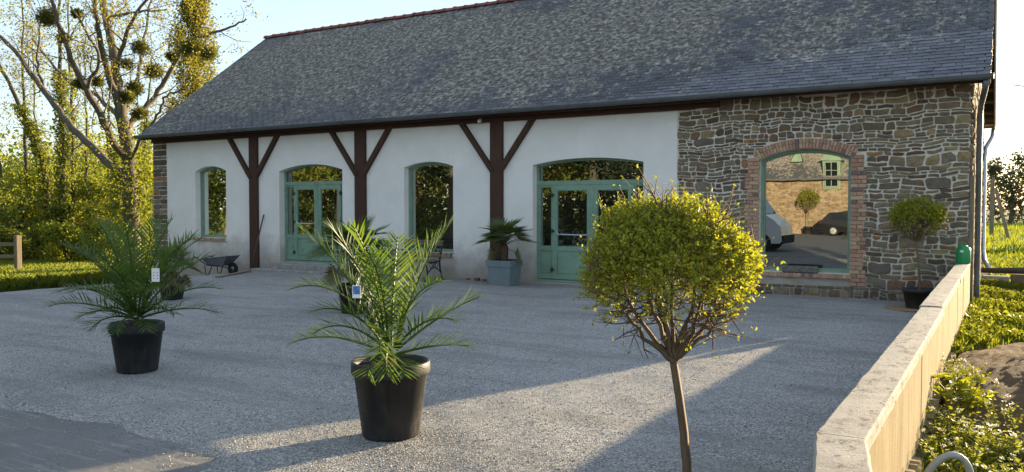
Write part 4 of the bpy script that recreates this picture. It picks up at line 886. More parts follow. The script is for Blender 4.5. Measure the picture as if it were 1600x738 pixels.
# --- clipped standard privets
def ball_tree(label,loc,trunk_top,cc,rx,rz,seed,nleaf,lsize,has_pot,lean=(0,0),potr=.21,poth=.36):
    rr=random.Random(seed); rs=np.random.RandomState(seed); loc=Vector(loc); t=thing('standard_privet',label,'shrub',loc,0,'clipped standard shrubs')
    g=Grow(seed); top=Vector((lean[0],lean[1],trunk_top)); g.smooth([(0,0,poth-.05 if has_pot else 0),(lean[0]*.2+.008,lean[1]*.3,trunk_top*.45),top],.029,.022,5,.004); tips=[]
    cc=Vector(cc)
    for i in range(15):
        a=i*2.4; ph=rr.uniform(.12,.95); tgt=cc+Vector((rx*.86*math.cos(a)*math.sin(ph*1.75),rx*.86*math.sin(a)*math.sin(ph*1.75),rz*.88*math.cos(ph*1.75)))
        mid=top.lerp(tgt,.45)+Vector((math.cos(a),math.sin(a),0))*.05*rx/.48+Vector((0,0,-.04)); P=g.smooth([top+Vector((0,0,-.01)),mid,tgt],.014,.005,5,.012)
        for k in range(4,len(P),1):
            for _ in range(2):
                q=P[k]; out=(q-cc); out.z*=1.0; d=(out.normalized()*.7+Vector((rr.gauss(0,.6),rr.gauss(0,.6),abs(rr.gauss(.35,.4))))).normalized(); L=rr.uniform(.10,.24)*rx/.48; e=q+d*L; m_=q.lerp(e,.5)+Vector((rr.gauss(0,.012),rr.gauss(0,.012),rr.gauss(0,.012))); g.limb([q,m_,e],.005,.002)
                for _ in range(2):
                    d2=(d+Vector((rr.gauss(0,.6),rr.gauss(0,.6),abs(rr.gauss(.3,.4))))).normalized(); g.limb([m_,m_+d2*L*.45,m_+d2*L*.8],.003,.0012); tips.append(m_+d2*L*.8)
                tips.append(e)
    g.wood((0,0,0)).build('trunk',M['twig'],t,True)
    # leafy shoots fill a lumpy shell, thinning on the underside
    C=[];D=[]; lump=[(Vector(rs.randn(3)).normalized(),rs.uniform(-.10,.12)) for _ in range(60)]; sh=MB(); ns=0
    while ns<nleaf:
        v=rs.randn(3); v/=np.linalg.norm(v); vz=v[2]
        if vz<-.72 or rs.rand()<.97*sstep((.5-vz)/1.15): continue
        ns+=1; rad=.93
        for lv,am in lump:
            dt=lv.x*v[0]+lv.y*v[1]+lv.z*v[2]
            if dt>.90: rad+=am*(dt-.90)/.10
        rad*=1-abs(rs.randn())*.10-.5*(rs.rand()<.22)*rs.rand()
        o=Vector((cc.x+v[0]*rx*rad,cc.y+v[1]*rx*rad,cc.z+vz*rz*rad)); dd=Vector((v[0]*.8+rs.randn()*.45,v[1]*.8+rs.randn()*.45,v[2]*.6+.4+rs.randn()*.4)).normalized(); L=rx*rs.uniform(.07,.19)*(1.5 if rs.rand()<.08 else 1)
        sh.tube([o-dd*L*.6,o+dd*L],[.0016*rx/.45,.0008],3,False)
        for k in range(9):
            t_=k/8; w=Vector(rs.randn(3)); w=(w-dd*w.dot(dd)).normalized(); d_=(dd*.7+w).normalized(); C.append(tuple(o+dd*L*(t_*1.25-.25)+d_*lsize*.45)); D.append(tuple(d_))
    for q in tips[::2]:
        if (q-cc).length<rx*.5: continue
        for _ in range(2): C.append(tuple(q+Vector(rs.randn(3)*.008))); D.append(tuple(rs.randn(3)))
    sh.build('shoots',M['twig'],t)
    link('foliage',leaf_mesh('foliage',C,np.full(len(C),lsize),rs,np.array(D),.5,.2),M['privet'],t)
    if has_pot: pot(t,potr,poth,M['pot'],0,.05)
    return t
ball_tree('sunlit round topped shrub on a bare stem, nearest the camera',(-1.375,4.075,.0),.83,(-.095,-.06,1.26),.435,.385,41,3100,.022,True,(-.062,-.042),.19,.1)
ball_tree('small round topped shrub in a black pot against the stone wall',(-1.1,14.5,.01),1.08,(-.06,-.03,1.42),.40,.33,42,1100,.030,True,(-.06,-.03),.26,.33)
b=MB(); b.lathe([(0,.012),(.36,.012),(.38,.03),(.36,.035),(0,.03)],32,(-1.22,14.36,0)); tag(b.build('pot_saucer',M['dry'],None,True),'brown round saucer lying under the small potted shrub','saucer')
# ---------------------------------------------------------------- the big poplar
def big_poplar():
    g=Grow(77); D=31.0; gz_=-.5
    def P(u,v,dd=0): return atD(u,v,D+dd)
    base=P(206,398); base.z=-.85
    tr=g.smooth([base,P(205,340),P(203,290),P(198,235),P(190,180),P(185,140)],.33,.19,5,.04)
    limbs=[([P(186,150),P(180,95,.4),P(168,40,.8),P(160,-20,1.2),P(150,-120,1.5)],.27,.10),([P(188,172),P(170,120,-.5),P(158,70,-1.),P(150,20,-1.5),P(140,-70,-2)],.20,.06),
     ([P(200,255),P(168,205,-1),P(135,140,-1.8),P(108,80,-2.2),P(88,25,-2.8),P(62,-60,-3)],.21,.05),([P(203,285),P(165,250,.6),P(115,200,1.4),P(78,155,2),P(42,105,2.4),P(4,60,3),P(-60,15,3.5)],.24,.06),
     ([P(196,200),P(226,168,.8),P(252,135,1.2),P(276,92,1.2),P(300,62,1.),P(352,45,.8),P(385,30,.8)],.19,.03),([P(200,255),P(222,215,-.8),P(245,180,-1.),P(262,150,-1.2),P(290,140,-1.5)],.11,.03),
     ([P(178,110),P(195,60,-.6),P(215,20,-1),P(250,-30,-1.4)],.13,.04),([P(135,140,-1.8),P(155,95,-2.4),P(140,60,-2.4),P(110,10,-3)],.10,.03),([P(165,30),P(205,20,-.5),P(260,15,-.8)],.08,.02),([P(78,155,2),P(62,120,2.4),P(60,70,2.6),P(70,10,3)],.10,.03),([P(190,185),P(150,150,3),P(100,120,5),P(50,60,7)],.15,.04),([P(190,185),P(215,120,4),P(225,60,6),P(240,-20,8)],.15,.04)]
    for pts,r0,r1 in limbs:
        r0*=.68
        q=g.smooth(pts,r0,r1,5,.05); g.along(q,.6,2.4,.035,3,.2,up=.06,wig=.18,kids=(2,4),leafn=11,leafspan=.4)
    g.along(tr,1.6,1.2,.03,2,.35,up=.1,leafn=8,leafspan=.4)
    loc=Vector((base.x,base.y,-.65)); t=tree_obj('poplar_tree','tall spreading poplar with mistletoe balls behind the left barn end',g,loc,.078,M['bark'],M['poplar'],'tree',None,.75)
    rs=np.random.RandomState(8)
    for u,v,r,dd in ((75,28,16,-2.2),(120,22,8,-2.5),(220,75,14,.6),(198,100,10,.4),(240,112,15,.9),(210,138,15,.6),(200,152,12,0),(153,128,9,-1.4),(300,75,19,1.),(327,84,14,.9),(268,88,9,1.1),(125,130,10,-1.7),(218,178,12,-.4),(100,60,9,-2)):
        c=P(u,v,dd)-loc; rad=r/FPX*D*.98; n=int(500+1300*(rad/.4)**2); X=rs.randn(n,3); X/=np.linalg.norm(X,axis=1,keepdims=True); X*=rad*(.25+.75*rs.rand(n,1)**.6)*(1+.22*rs.randn(n,1)); X[:,2]*=.85
        me=leaf_mesh('mistletoe',X,np.full(n,.10),rs,X+rs.randn(n,3)*rad*.4,.3); o=link('mistletoe',me,M['mistle'],t); o.location=c
        
    # ivy round the trunk
    C=[];
    for i in range(2600):
        k=rs.randint(0,len(tr)-1); q=tr[k].lerp(tr[k+1],rs.rand())
        if q.z>4.2+rs.randn(): continue
        a=rs.rand()*6.28; rr_=.42+.28*rs.rand(); C.append((q.x+math.cos(a)*rr_-loc.x,q.y+math.sin(a)*rr_-loc.y,q.z-loc.z))
    link('ivy',leaf_mesh('ivy',C,np.full(len(C),.16),rs),M['wood2'],t)
big_poplar()
# --- slender trees of the wood
def slender(label,P,r0,seed,leafn=16,step=.5,L=1.5,ivy=0,leafm='wood1',name='slender_tree',lsz=.095,start=.25,group='slender trees in the wood'):
    g=Grow(seed); q=g.smooth(P,r0,r0*.25,5,.05); g.along(q,step,L,.022,2,start,up=.08,wig=.2,kids=(2,4),leafn=leafn,leafspan=.5)
    t=tree_obj(name,label,g,Vector((P[0][0],P[0][1],P[0][2])),lsz,M['darkbark'],M[leafm],'tree',group,.7)
    if ivy:
        rs=np.random.RandomState(seed); C=[]; o=Vector(P[0]); n=len(q)
        for i in range(ivy):
            k=int(rs.rand()*(n-1)*.6); p=q[k].lerp(q[k+1],rs.rand())-o; a=rs.rand()*6.28; w=r0*.8+.22*rs.rand(); C.append((p.x+math.cos(a)*w,p.y+math.sin(a)*w,p.z))
        link('ivy',leaf_mesh('ivy',C,np.full(ivy,.16),rs),M['wood2'],t)
def col(us,d,z=-.85): 
    d+=3
    out=[]
    for u,v in us: out.append(atD(u,v,d))
    out[0].z=z; return out
slender('ivy clad slender tree, thickest trunk between the poplar and the fence',col([(99,395),(98,300),(97,200),(95,110),(92,20),(90,-60)],36),.17,101,ivy=2600)
slender('slender tree left of the ivy clad trunk, bending up to the left',col([(80,395),(76,310),(66,250),(45,200),(18,140),(-5,90),(-30,10)],37),.18,102,ivy=2000)
slender('straight thin tree rising behind the fence post',col([(45,395),(42,300),(38,200),(36,110),(34,0)],38),.13,103)
slender('thin tree just right of the ivy clad trunk',col([(116,395),(114,300),(113,200),(110,110),(106,30),(104,-30)],39),.10,104,ivy=900)
slender('thin straight tree midway between the poplar and the ivy clad trunk',col([(137,395),(135,300),(134,200),(132,110),(134,30)],41),.09,105)
slender('leaning thin tree at the left picture edge',col([(16,395),(10,330),(0,260),(-20,160),(-40,40)],36),.12,106)
slender('thin pale tree between fence post and the bending tree',col([(60,395),(58,320),(57,230),(52,140),(50,40)],43),.08,107)
slender('thin tree directly left of the big poplar',col([(172,395),(171,320),(168,230),(172,140),(176,60)],44),.09,108)
slender('young tree right beside the barn end, hidden at its foot',col([(232,395),(228,300),(226,220),(232,150),(236,90)],38),.10,109,ivy=1500)
# --- Lombardy poplar beyond the roof
def lombardy(label,u,d,h,w,seed,n):
    g=Grow(seed); b=atD(u,327,d); b.z=-.8; q=g.smooth([b,b+Vector((0,0,h*.5)),b+Vector((.2,0,h))],.35,.03,6,.03); rs=g.np
    for i in range(90):
        z=h*(.1+.88*rs.rand()); a=rs.rand()*6.28; rad=w*math.sin(math.pi*min(.98,.12+z/h*.86))**.7; p=b+Vector((0,0,z)); e=p+Vector((math.cos(a)*rad*.8,math.sin(a)*rad*.8,h*.12)); g.limb([p,p.lerp(e,.5)+Vector((math.cos(a)*.2,math.sin(a)*.2,0)),e],.04,.01)
        for _ in range(n//90):
            s=rs.rand()**.6; c=p.lerp(e,s); g.leaf.append(c+Vector(rs.randn(3)*np.array([.22,.22,.4])))
    tree_obj('lombardy_poplar',label,g,b,.15,M['darkbark'],M['lomb'],'tree',None,.8)
lombardy('tall yellow green columnar poplar rising beyond the left end of the roof',305,56,18,1.9,201,26000)
lombardy('smaller columnar poplar beside the roof edge, right of the tall one',362,75,11.5,1.3,202,9000)
# --- shrubs under the trees
def shrub(label,u,d,h,w,seed,n,leafm='wood1',name='woodland_shrub',lsz=.13,group='shrubs under the trees',flowers=0,b=None,cat='shrub'):
    g=Grow(seed); rs=g.np
    if b is None: b=atD(u,327,d+4); b.z=gh(b.x,b.y)-.05
    K=max(6,int(h*w*2.2)); lob=[]
    for i in range(K):
        a=rs.rand()*6.28; rad=w*.5*rs.rand()**.5; z=h*(.12+.80*rs.rand()); k=1-.6*max(0,z/h-.45); c=b+Vector((math.cos(a)*rad*k*1.1,math.sin(a)*rad*k*1.1,z)); lob.append((c,rs.uniform(.35,.8)*(.6+.12*h))); g.limb([b+Vector(rs.randn(3)*.1)*Vector((1,1,0)).length*.5,b.lerp(c,.5)+Vector(rs.randn(3)*.15),c],.035,.008)
    for i in range(n):
        c,r=lob[rs.randint(K)]; v=rs.randn(3); v/=np.linalg.norm(v); v*=r*(rs.rand()**.6)*(1+.25*rs.randn()); g.leaf.append(c+Vector(v))
    t=tree_obj(name,label,g,b,lsz,M['darkbark'],M[leafm],cat,group,.7,'stems','foliage')
    if flowers:
        C=[]
        for i in range(flowers): c,r=lob[rs.randint(max(1,K//3))]; v=rs.randn(3); v/=np.linalg.norm(v); C.append(tuple(c+Vector(v*r*.95)-b))
        link('blossom',leaf_mesh('blossom',C,np.full(len(C),.12),rs),M['blossom'],t)
    return t
SH=[(-20,33,3.2,3.6,'shrub at the far left behind the fence rail'),(12,36,4.0,3.6,'tall shrub behind the fence beside its post'),(55,38,4.4,3.8,'yellow flowering shrub right of the fence post'),(88,35,2.6,3.0,'low shrub at the foot of the ivy clad trunk'),(125,40,4.6,4.0,'yellow flowering shrub left of the big poplar'),(150,35,2.6,3.2,'low shrub between the ivy clad trunk and the poplar'),(182,39,4.2,3.8,'dense shrub directly behind the poplar trunk'),(215,36,3.4,3.2,'shrub between the poplar trunk and the barn end'),(238,34,4.6,2.6,'tall leafy shrub touching the barn end'),(35,32,1.5,2.6,'smallest shrub at the lawn edge right of the fence post'),(112,32,1.5,2.8,'small shrub at the lawn edge under the ivy clad trunk'),(178,32,1.8,2.6,'small shrub at the lawn edge below the poplar')]
for i,(u,d,h,w,lb) in enumerate(SH): shrub(lb,u,d,h,w,300+i,int(2200+1000*h*w/3),'wood1' if i%3 else 'wood2',flowers=500 if i in (2,4) else 0)
# distant mass of the wood
def woodmass():
    rs=np.random.RandomState(15); C=[]
    for i in range(85):
        u=-120+rs.rand()*420; d=46+rs.rand()*26; b=atD(u,327,d); h=5.0+2.6*rs.rand()*(1 if u<240 else .6)
        n=560; X=rs.randn(n,3); X/=np.linalg.norm(X,axis=1,keepdims=True); X*=(rs.rand(n,1)**.4); C.append(X*np.array([2.8,2.8,h*.55])+np.array([b.x,b.y,h*.5-.5]))
    C=np.concatenate(C); me=leaf_mesh('distant_wood',C,np.full(len(C),.28),rs); o=link('distant_wood',me,M['wood1']); tag(o,'mass of green undergrowth deep in the wood','undergrowth',kind='stuff')
woodmass()
def woodmass_road():
    rs=np.random.RandomState(16); C=[]
    for i in range(70):
        x=-78+rs.rand()*62; y=-19+(-x-14)*.12+rs.rand()*5; h=7.5+3*rs.rand(); n=1100
        X=rs.randn(n,3); X/=np.linalg.norm(X,axis=1,keepdims=True); X*=(rs.rand(n,1)**.4); C.append(X*np.array([2.6,2.6,h*.55])+np.array([x,y,h*.5-.3]))
    C=np.concatenate(C); me=leaf_mesh('roadside_wood',C,np.full(len(C),.34),rs); tag(link('roadside_wood',me,M['wood2']),'thick green wood across the road behind the camera','undergrowth',kind='stuff')
woodmass_road()
# --- grass
def blades(name,pts,h,w,rs,mat,lean=.5,label=None):
    P=np.asarray(pts); n=len(P); a=rs.rand(n)*6.28; hh=(h*(.5+rs.rand(n)))[:,None]; S=np.stack([np.cos(a),np.sin(a),0*a],1); Ln=np.stack([-np.sin(a),np.cos(a),0*a],1)*(rs.rand(n)*lean)[:,None]; Z=np.array([0,0,1.])
    b0=P-S*w/2; b1=P+S*w/2; m=P+Ln*hh*.35+Z*hh*.6; t=P+Ln*hh*1.1+Z*hh
    V=np.stack([b0,b1,m+S*w*.4,t,m-S*w*.4],1).reshape(-1,3); F=np.arange(5*n).reshape(n,5); o=link(name,npmesh(name,V,F),mat); return tag(o,kind='stuff',label=label)
rs=np.random.RandomState(31)
pts=[]
for i in range(60000):   # lawn
    x=-19.8-rs.rand()**1.3*24; y=5+rs.rand()*18; 
    if x<lawn_edge(y)-.05: pts.append((x,y,gh(x,y)-.02))
blades('lawn_grass',pts,.09,.03,rs,M['grass'],.8,'short sunlit lawn grass left of the gravel')
pts=[]
for i in range(7000):
    y=6+rs.rand()*9.2; x=lawn_edge(y)-rs.rand()**1.5*1.1; pts.append((x,y,gh(x,y)-.02))
blades('tall_edge_grass',pts,.30,.02,rs,M['grass'],.8,'taller grass along the lawn edge'); pts=[]
for i in range(160): y=7+rs.rand()*6; x=lawn_edge(y)-.2-rs.rand()*.7; pts.append((x,y,gh(x,y)+.22+.1*rs.rand()))
tag(link('edge_flowers',leaf_mesh('edge_flowers',pts,np.full(len(pts),.07),rs),M['orange']),kind='stuff',label='small orange flowers along the lawn edge')
pts=[]
for i in range(52000):
    x=-.40+rs.rand()**1.2*4.5; y=4.2+rs.rand()*15.5
    if (((x-.66)/1.25)**2+((y-8.2)/2.5)**2)<1 : continue
    if math.sin(3.1*x+1)*math.sin(2.3*y)+.5*math.sin(7*x+5*y)<-.35+.25*rs.randn(): continue
    if y<7.8 and rs.rand()<.75: continue
    pts.append((x,y,bank(x,y)-.01))
blades('bank_grass',pts,.10,.012,rs,M['grass'],1.1,'rough sunlit grass on the bank right of the garden wall')
pts=[]
for i in range(16000): x=-6+rs.rand()*22; y=20+rs.rand()*16; pts.append((x,y,-.05))
blades('verge_grass',[p for p in pts if not(p[0]<-.2 and p[1]<25.5)],.14,.03,rs,M['grass'],1.,'rough grass between the bank and the crop field')
pts=[]
for i in range(30000): x=-8+rs.rand()*40; y=36+rs.rand()**1.5*60; pts.append((x,y,0.0))
blades('crop_rows',pts,.22,.05,rs,M['grass'],.6,'bright green young crop in the field')
# broad-leaved ground weeds on the bank
C=[];Dd=[]
for i in range(420):
    x=-.38+rs.rand()**1.2*3.5; y=8+rs.rand()*11
    if (((x-.66)/1.28)**2+((y-8.2)/2.55)**2)<1: continue
    z=bank(x,y); k=rs.randint(8,22); s=rs.uniform(.05,.14)
    for _ in range(k): a=rs.rand()*6.28; C.append((x+math.cos(a)*s*rs.rand(),y+math.sin(a)*s*rs.rand(),z+.02+.12*rs.rand())); Dd.append((math.cos(a),math.sin(a),.5*rs.randn()+.4))
tag(link('bank_weeds',leaf_mesh('bank_weeds',C,np.full(len(C),.06),rs,np.array(Dd),.5),M['weed']),kind='stuff',label='low broad leaved weeds growing on the bank')
# flowering weeds at the wall foot: a tangle nobody could count
def weed_patch():
    rr=random.Random(500); rs=np.random.RandomState(500); b=MB(); C=[];D=[];FL=[]
    for i in range(52):
        y=4.75+rr.random()*3.3; x=-.37+rr.random()*(.09+.17*max(0,8.4-y)); h=.13+.17*rr.random(); o=Vector((x,y,bank(max(x,-.42),y)-.02))
        for k in range(rr.randint(5,8)):
            a=rr.uniform(0,6.28); ln=rr.uniform(.05,.17); q=[o,o+Vector((math.cos(a)*ln*.4,math.sin(a)*ln*.4,h*.5*rr.uniform(.7,1.1))),o+Vector((math.cos(a)*ln,math.sin(a)*ln,h*rr.uniform(.7,1.15)))]
            b.tube(q,[.004,.003,.0015],4,False)
            for j in range(24):
                tt=rr.uniform(.08,1); p=q[0].lerp(q[1],tt*2) if tt<.5 else q[1].lerp(q[2],tt*2-1); aa=rr.uniform(0,6.28); d=Vector((math.cos(aa),math.sin(aa),rr.uniform(-.2,.7))); C.append(tuple(p+d*.018)); D.append(tuple(d))
            if rr.random()<.42:
                for _ in range(9): FL.append(tuple(q[2]+Vector((rr.gauss(0,.009),rr.gauss(0,.009),rr.uniform(-.002,.012)))))
    tag(b.build('weed_stems',M['weed']),kind='stuff',label='stems of the weeds between garden wall and soil heap')
    tag(link('weed_leaves',leaf_mesh('weed_leaves',C,np.full(len(C),.032),rs,np.array(D),.32),M['weed']),kind='stuff',label='small leaves of the weeds between garden wall and soil heap')
    tag(link('weed_flowers',leaf_mesh('weed_flowers',FL,np.full(len(FL),.013),rs,None,.8),M['petal']),kind='stuff',label='tiny white flower heads on the weeds by the garden wall')
weed_patch()
# broad green plant
t=thing('leafy_plant','bright green broad leaved plant beside the garden wall among the weeds','plant',(-.22,6.9,bank(-.22,6.9)-.02)); b=MB(); C=[];D=[]
for k in range(16):
    a=rs.rand()*6.28; ln=.05+.16*rs.rand(); tp=Vector((math.cos(a)*ln,math.sin(a)*ln,.16+.20*rs.rand())); b.tube([(0,0,0),tuple(tp*.55+Vector((0,0,.04))),tuple(tp)],[.005,.004,.002],4)
    for j in range(9): aa=rs.rand()*6.28; d=Vector((math.cos(aa),math.sin(aa),.5*rs.rand())); C.append(tuple(tp*(.5+.5*rs.rand())+d*.04)); D.append(tuple(d))
b.build('stems',M['weed'],t); link('leaves',leaf_mesh('leaves',C,np.full(len(C),.095),rs,np.array(D),.36),M['privet'],t)
b=MB(); b.tube([atD(1541,665,6.6),atD(1566,640,7.0),atD(1573,600,7.4),atD(1567,572,7.6),atD(1560,556,7.7)],[.006,.007,.006,.005,.003],6); tag(b.build('dry_stalk',M['dry'],None,True),'bent dry brown stalk in front of the soil heap','stalk')
# ---------------------------------------------------------------- right-hand distance
for i,(x,y,h,w) in enumerate(((-3.2,104,7.0,6),(-1.0,110,8,7),(.7,102,6.5,7),(2.4,108,8.6,8),(4.6,104,7,8),(8,110,8,9))):
    g=Grow(700+i); b0=Vector((x,y,-.1)); q=g.smooth([b0,b0+Vector((.2,0,h*.4)),b0+Vector((-.2,.2,h*.8))],.22,.05,4,.1); g.along(q,.35,h*.34,.05,2,.10,up=.10,wig=.2,kids=(4,6),leafn=14,leafspan=.9)
    tree_obj('hedgerow_tree',('leftmost hedgerow tree beyond the field, next to the barn gable','second hedgerow tree beyond the field from the barn','third hedgerow tree beyond the field from the barn','tallest hedgerow tree beyond the field','hedgerow tree near the right picture edge beyond the field','last hedgerow tree beyond the field at the right')[i],g,b0,.36,M['darkbark'],M['hedge'],'tree','hedgerow trees beyond the field')
C=[]
for i in range(9000): x=-60+rs.rand()*160; C.append((x,112+rs.randn()*1.5,rs.rand()**1.3*(3.4+.8*math.sin(x*.3))))
tag(link('far_hedge',leaf_mesh('far_hedge',C,np.full(len(C),.5),rs),M['hedge']),'low hedge along the far side of the crop field','hedge',kind='stuff')
g=Grow(811); b0=atD(1765,327,41); b0.z=-.1; q=g.smooth([b0,b0+Vector((0,0,4)),b0+Vector((-.3,.2,8)),b0+Vector((-.2,0,12)),b0+Vector((0,0,16))],.32,.05,5,.1)
for k in range(16):
    z=4+k*.7; sd_=-1 if k%3 else 1; dv=Vector((_c*sd_+rg.uniform(-.3,.3),_s*sd_+rg.uniform(-.5,.5),.45+rg.uniform(-.1,.3))); g.branch(b0+Vector((-.1,0,z)),dv,rg.uniform(3.2,5.2),.06,0,3,up=.02,wig=.16,kids=(3,4),leafn=1,leafspan=.1)
g.leaf=g.leaf[::6]
tree_obj('bare_tree','bare twigged tree reaching into the sky at the right picture edge',g,b0,.08,M['budtwig'],M['hedge'])
# ---------------------------------------------------------------- behind the camera: what the panes mirror
hs=thing('stone_house','golden stone house with slate roof and green windows across the yard','house',(-9,-24.4,0)); HY=-24.4+0
b=MB(); b.box(-6.2,8.5,-7.5,0,-.1,3.62); b.build('wall',M['oldstone'],hs)
b=MB(); b.add([(-6.5,.35,3.55),(8.8,.35,3.55),(8.8,-3.7,7.3),(-6.5,-3.7,7.3),(-6.5,-7.85,3.55),(8.8,-7.85,3.55)],[(0,1,2,3),(3,2,5,4),(0,3,4),(1,5,2)]); rf=b.build('roof',M['slate'],hs)
b=MB(); b.tube([(-6.6,.42,3.52),(8.9,.42,3.52)],.08,8); b.build('gutter',M['zinc'],hs); b=MB(); b.tube([(-6.1,.42,3.5),(-6.1,.12,3.1),(-6.1,.1,0)],.05,8); b.build('downpipe',M['zinc'],hs)
def hwin(x,z0,z1,w,parent=hs,y=.03):
    b=MB(); b.box(x-w/2,x+w/2,y-.02,y+.05,z0,z1); f_=b.build('window',M['green'],parent); b=MB()
    for i in range(2):
        for j in range(3): xa=x-w/2+.06+i*(w-.09)/2; zz=z0+.06+j*(z1-z0-.09)/3; b.quad((xa,y+.055,zz),(xa+(w-.12)/2-.03,y+.055,zz),(xa+(w-.12)/2-.03,y+.055,zz+(z1-z0-.12)/3-.03),(xa,y+.055,zz+(z1-z0-.12)/3-.03))
    b.build('panes',M['carglass'],f_)
dm=MB(); dm.box(-.90,.15,-1.5,.1,2.9,4.75); dm.add([(-1.05,.25,4.7),(.3,.25,4.7),(-.37,.25,5.4),(-1.05,-2.4,4.7),(.3,-2.4,4.7),(-.37,-2.4,5.4)],[(0,1,2),(0,2,5,3),(1,4,5,2)]); dm.build('dormer',M['green'],hs)
hwin(-.37,3.0,4.65,.85,hs,.14); hwin(5.2,1.0,2.3,.9); hwin(7.4,1.0,2.3,.9)
b=MB(); b.add([(-3.1,-.9,4.75),(-2.3,-.9,4.75),(-2.7,-1.0,5.75),(-3.1,-.6,4.72),(-2.3,-.6,4.72)],[(0,1,2),(0,3,2),(1,4,2),(0,1,4,3)]); b.build('roof_hatch',M['green'],hs)
# white van
vn=thing('white_van','white delivery van parked to the left of the camera, mirrored in the big window','van',(-9.42,-.75,0))
b=MB(); pr_=[(-3.0,.35),(-3.05,1.2),(-2.95,2.35),(-2.75,2.5),(.85,2.5),(1.2,2.38),(1.85,1.42),(2.18,1.2),(2.42,.95),(2.48,.40),(2.4,.32)]
n=len(pr_); V=[]
for y,k in ((-.98,0),(-.9,1),(.9,1),(.98,0)):
    for x,z in pr_: V.append((x*(1 if k==0 else 1.0),y,(z if k==1 else min(z,2.5)-(.10 if z>1.9 else 0))))
F=[tuple(range(n-1,-1,-1)),tuple(range(3*n,4*n))]
for r in range(3): F+=[(r*n+i,r*n+(i+1)%n,(r+1)*n+(i+1)%n,(r+1)*n+i) for i in range(n)]
b.add(V,F); b.build('body',M['van'],vn)
b=MB()
for y in (.995,-.995): b.add([(.65,y,2.05),(1.25,y,2.05),(1.68,y,1.36),(.65,y,1.36)],[(0,1,2,3)])
b.add([(1.24,-.8,2.35),(1.24,.8,2.35),(1.87,.8,1.43),(1.87,-.8,1.43)],[(0,1,2,3)]); b.build('windows',M['carglass'],vn)
b=MB(); b.box(-2.95,1.3,.985,1.0,.45,.62); b.box(2.30,2.53,-.95,.95,.3,.62,.03); b.build('trim',M['rubber'],vn)
for x in (-1.9,1.75):
    for y in (-.88,.88):
        b=MB(); b.lathe([(.0,-.12),(.2,-.12),(.33,-.12),(.355,-.08),(.355,.08),(.33,.12),(.2,.12),(0,.12)],28,(x,y,.355),'y'); w2=b.build('wheel',M['rubber'],vn,True); b=MB(); b.lathe([(0,.13),(.12,.135),(.2,.125),(.2,.10)],20,(x,y,.355) if y>0 else (x,y-.25,.355),'y'); b.build('rim',M['zinclight'],w2)
b=MB(); b.box(1.55,1.72,1.0,1.22,1.3,1.75,.03); b.build('mirror',M['rubber'],vn); b=MB(); b.box(-.1,.08,.986,1.01,1.22,1.26); b.build('door_handle',M['rubber'],vn)
# dark car by the house
cr=thing('dark_car','dark hatchback parked in front of the stone house, mirrored in the big window','car',(-7.3,-21.2,0))
b=MB(); pr_=[(-2.0,.25),(-2.05,.75),(-1.9,.98),(-1.5,1.42),(-.3,1.5),(.5,1.4),(1.15,.98),(1.9,.82),(2.05,.6),(2.0,.25)]; n=len(pr_); V=[]
for y,k in ((-.88,1.),(-.66,1.02),(.66,1.02),(.88,1.)):
    for x,z in pr_: V.append((x*k,y*(1 if z<1.1 else .9),z*k))
F=[tuple(range(n-1,-1,-1)),tuple(range(3*n,4*n))]
for r in range(3): F+=[(r*n+i,r*n+(i+1)%n,(r+1)*n+(i+1)%n,(r+1)*n+i) for i in range(n)]
b.add(V,F); b.build('body',M['carpaint'],cr)
b=MB()
for y in (.895,-.895): b.add([(-1.4,y,1.0),(1.0,y,1.0),(.45,y*.92,1.34),(-1.3,y*.92,1.38)],[(0,1,2,3)])
b.build('windows',M['carglass'],cr)
for x in (-1.25,1.3):
    for y in (-.8,.8): b=MB(); b.lathe([(0,-.1),(.27,-.1),(.31,-.07),(.31,.07),(.27,.1),(0,.1)],24,(x,y,.31),'y'); w2=b.build('wheel',M['rubber'],cr,True); b=MB(); b.lathe([(0,.11),(.18,.105),(.18,.08)],18,(x,y if y>0 else y-.2,.31),'y'); b.build('rim',M['zinclight'],w2)
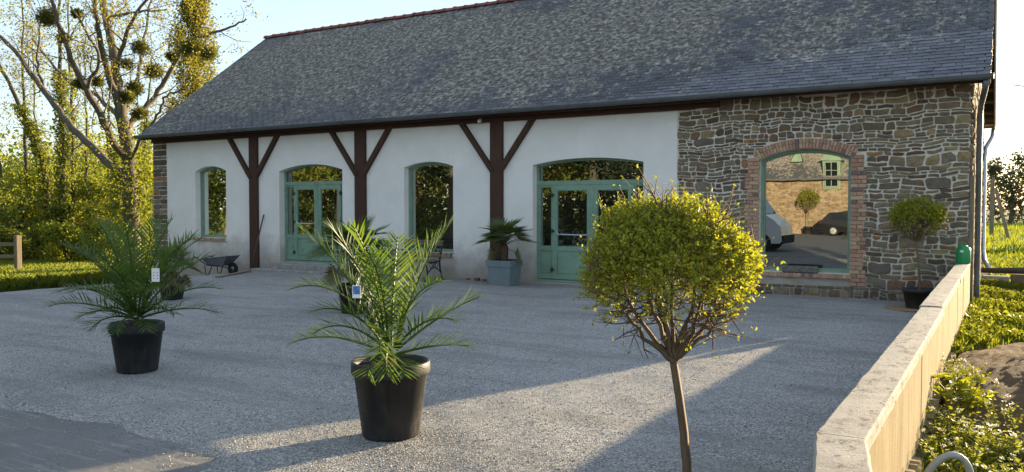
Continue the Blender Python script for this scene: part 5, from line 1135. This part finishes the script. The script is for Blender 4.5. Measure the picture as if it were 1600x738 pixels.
for y in (-.7,.7): b=MB(); b.box(1.9,2.08,y-.14,y+.14,.62,.74,.02); b.build('headlight',M['white'],cr); b=MB(); b.box(-2.08,-1.95,y-.12,y+.12,.72,.9,.02); b.build('tail_light',M['redlens'],cr)
ball_tree('round topped shrub in a pot against the stone house, mirrored in the big window',(-10.6,-23.4,0),1.5,(0,0,2.2),.65,.62,44,600,.065,True,(0,0),.3,.5)
# trees across the road, mirrored by the doors and left windows
def yardtree(label,x,y,h,seed,leafm,r0,n,w):
    g=Grow(seed); b0=Vector((x,y,gh(x,y)-.1)); q=g.smooth([b0,b0+Vector((.1,0,h*.4)),b0+Vector((-.2,.1,h))],r0,.05,6,.04); rs=g.np
    for i in range(60):
        z=h*(.28+.7*rs.rand()); a=rs.rand()*6.28; rad=w*(1.15-z/h)*1.1+.5; p=b0+Vector((0,0,z)); e=p+Vector((math.cos(a)*rad,math.sin(a)*rad,rs.randn()*.4)); g.limb([p,p.lerp(e,.5)+Vector((0,0,.2)),e],.05,.01)
        for _ in range(n//60): c=p.lerp(e,rs.rand()**.6); g.leaf.append(c+Vector(rs.randn(3)*.35))
    tree_obj('yard_tree',label,g,b0,.30,M['darkbark'],M[leafm],'tree','trees across the road',.5)
for i,(x,y,h,lm,r,w) in enumerate(((-19,-9,14,'pine',.4,3.6),(-26,-6,15,'pine',.45,3.8),(-31.5,-3,13,'wood1',.3,3.6),(-38,-1,15,'pine',.42,4.),(-46,2,13,'wood1',.3,4.),(-23,-14,13,'wood1',.3,4.),(-33,-12,15,'pine',.4,4.))):
    yardtree('%s tree %s behind the camera, mirrored in the panes'%('dark pine' if lm=='pine' else 'leafy',('nearest the van','second from the van','third from the van','fourth from the van','farthest from the van','behind the pine nearest the van','behind the third tree')[i]),x,y,h,900+i,lm,r,6000,w)
for i,(x,y,h,w) in enumerate(((-17,-12,3.2,5),(-24,-9,3,6),(-31,-7,3,6),(-38,-4,3.2,6),(-45,-1,3,6),(-52,2,3.2,6))):
    b0=Vector((x,y,gh(x,y)-.05)); shrub('%s shrub in the row under the mirrored trees behind the camera'%('first','second','third','fourth','fifth','sixth')[i],0,0,h,w,950+i,3000,'wood2','yard_shrub',.22,'shrubs across the road',0,b0)
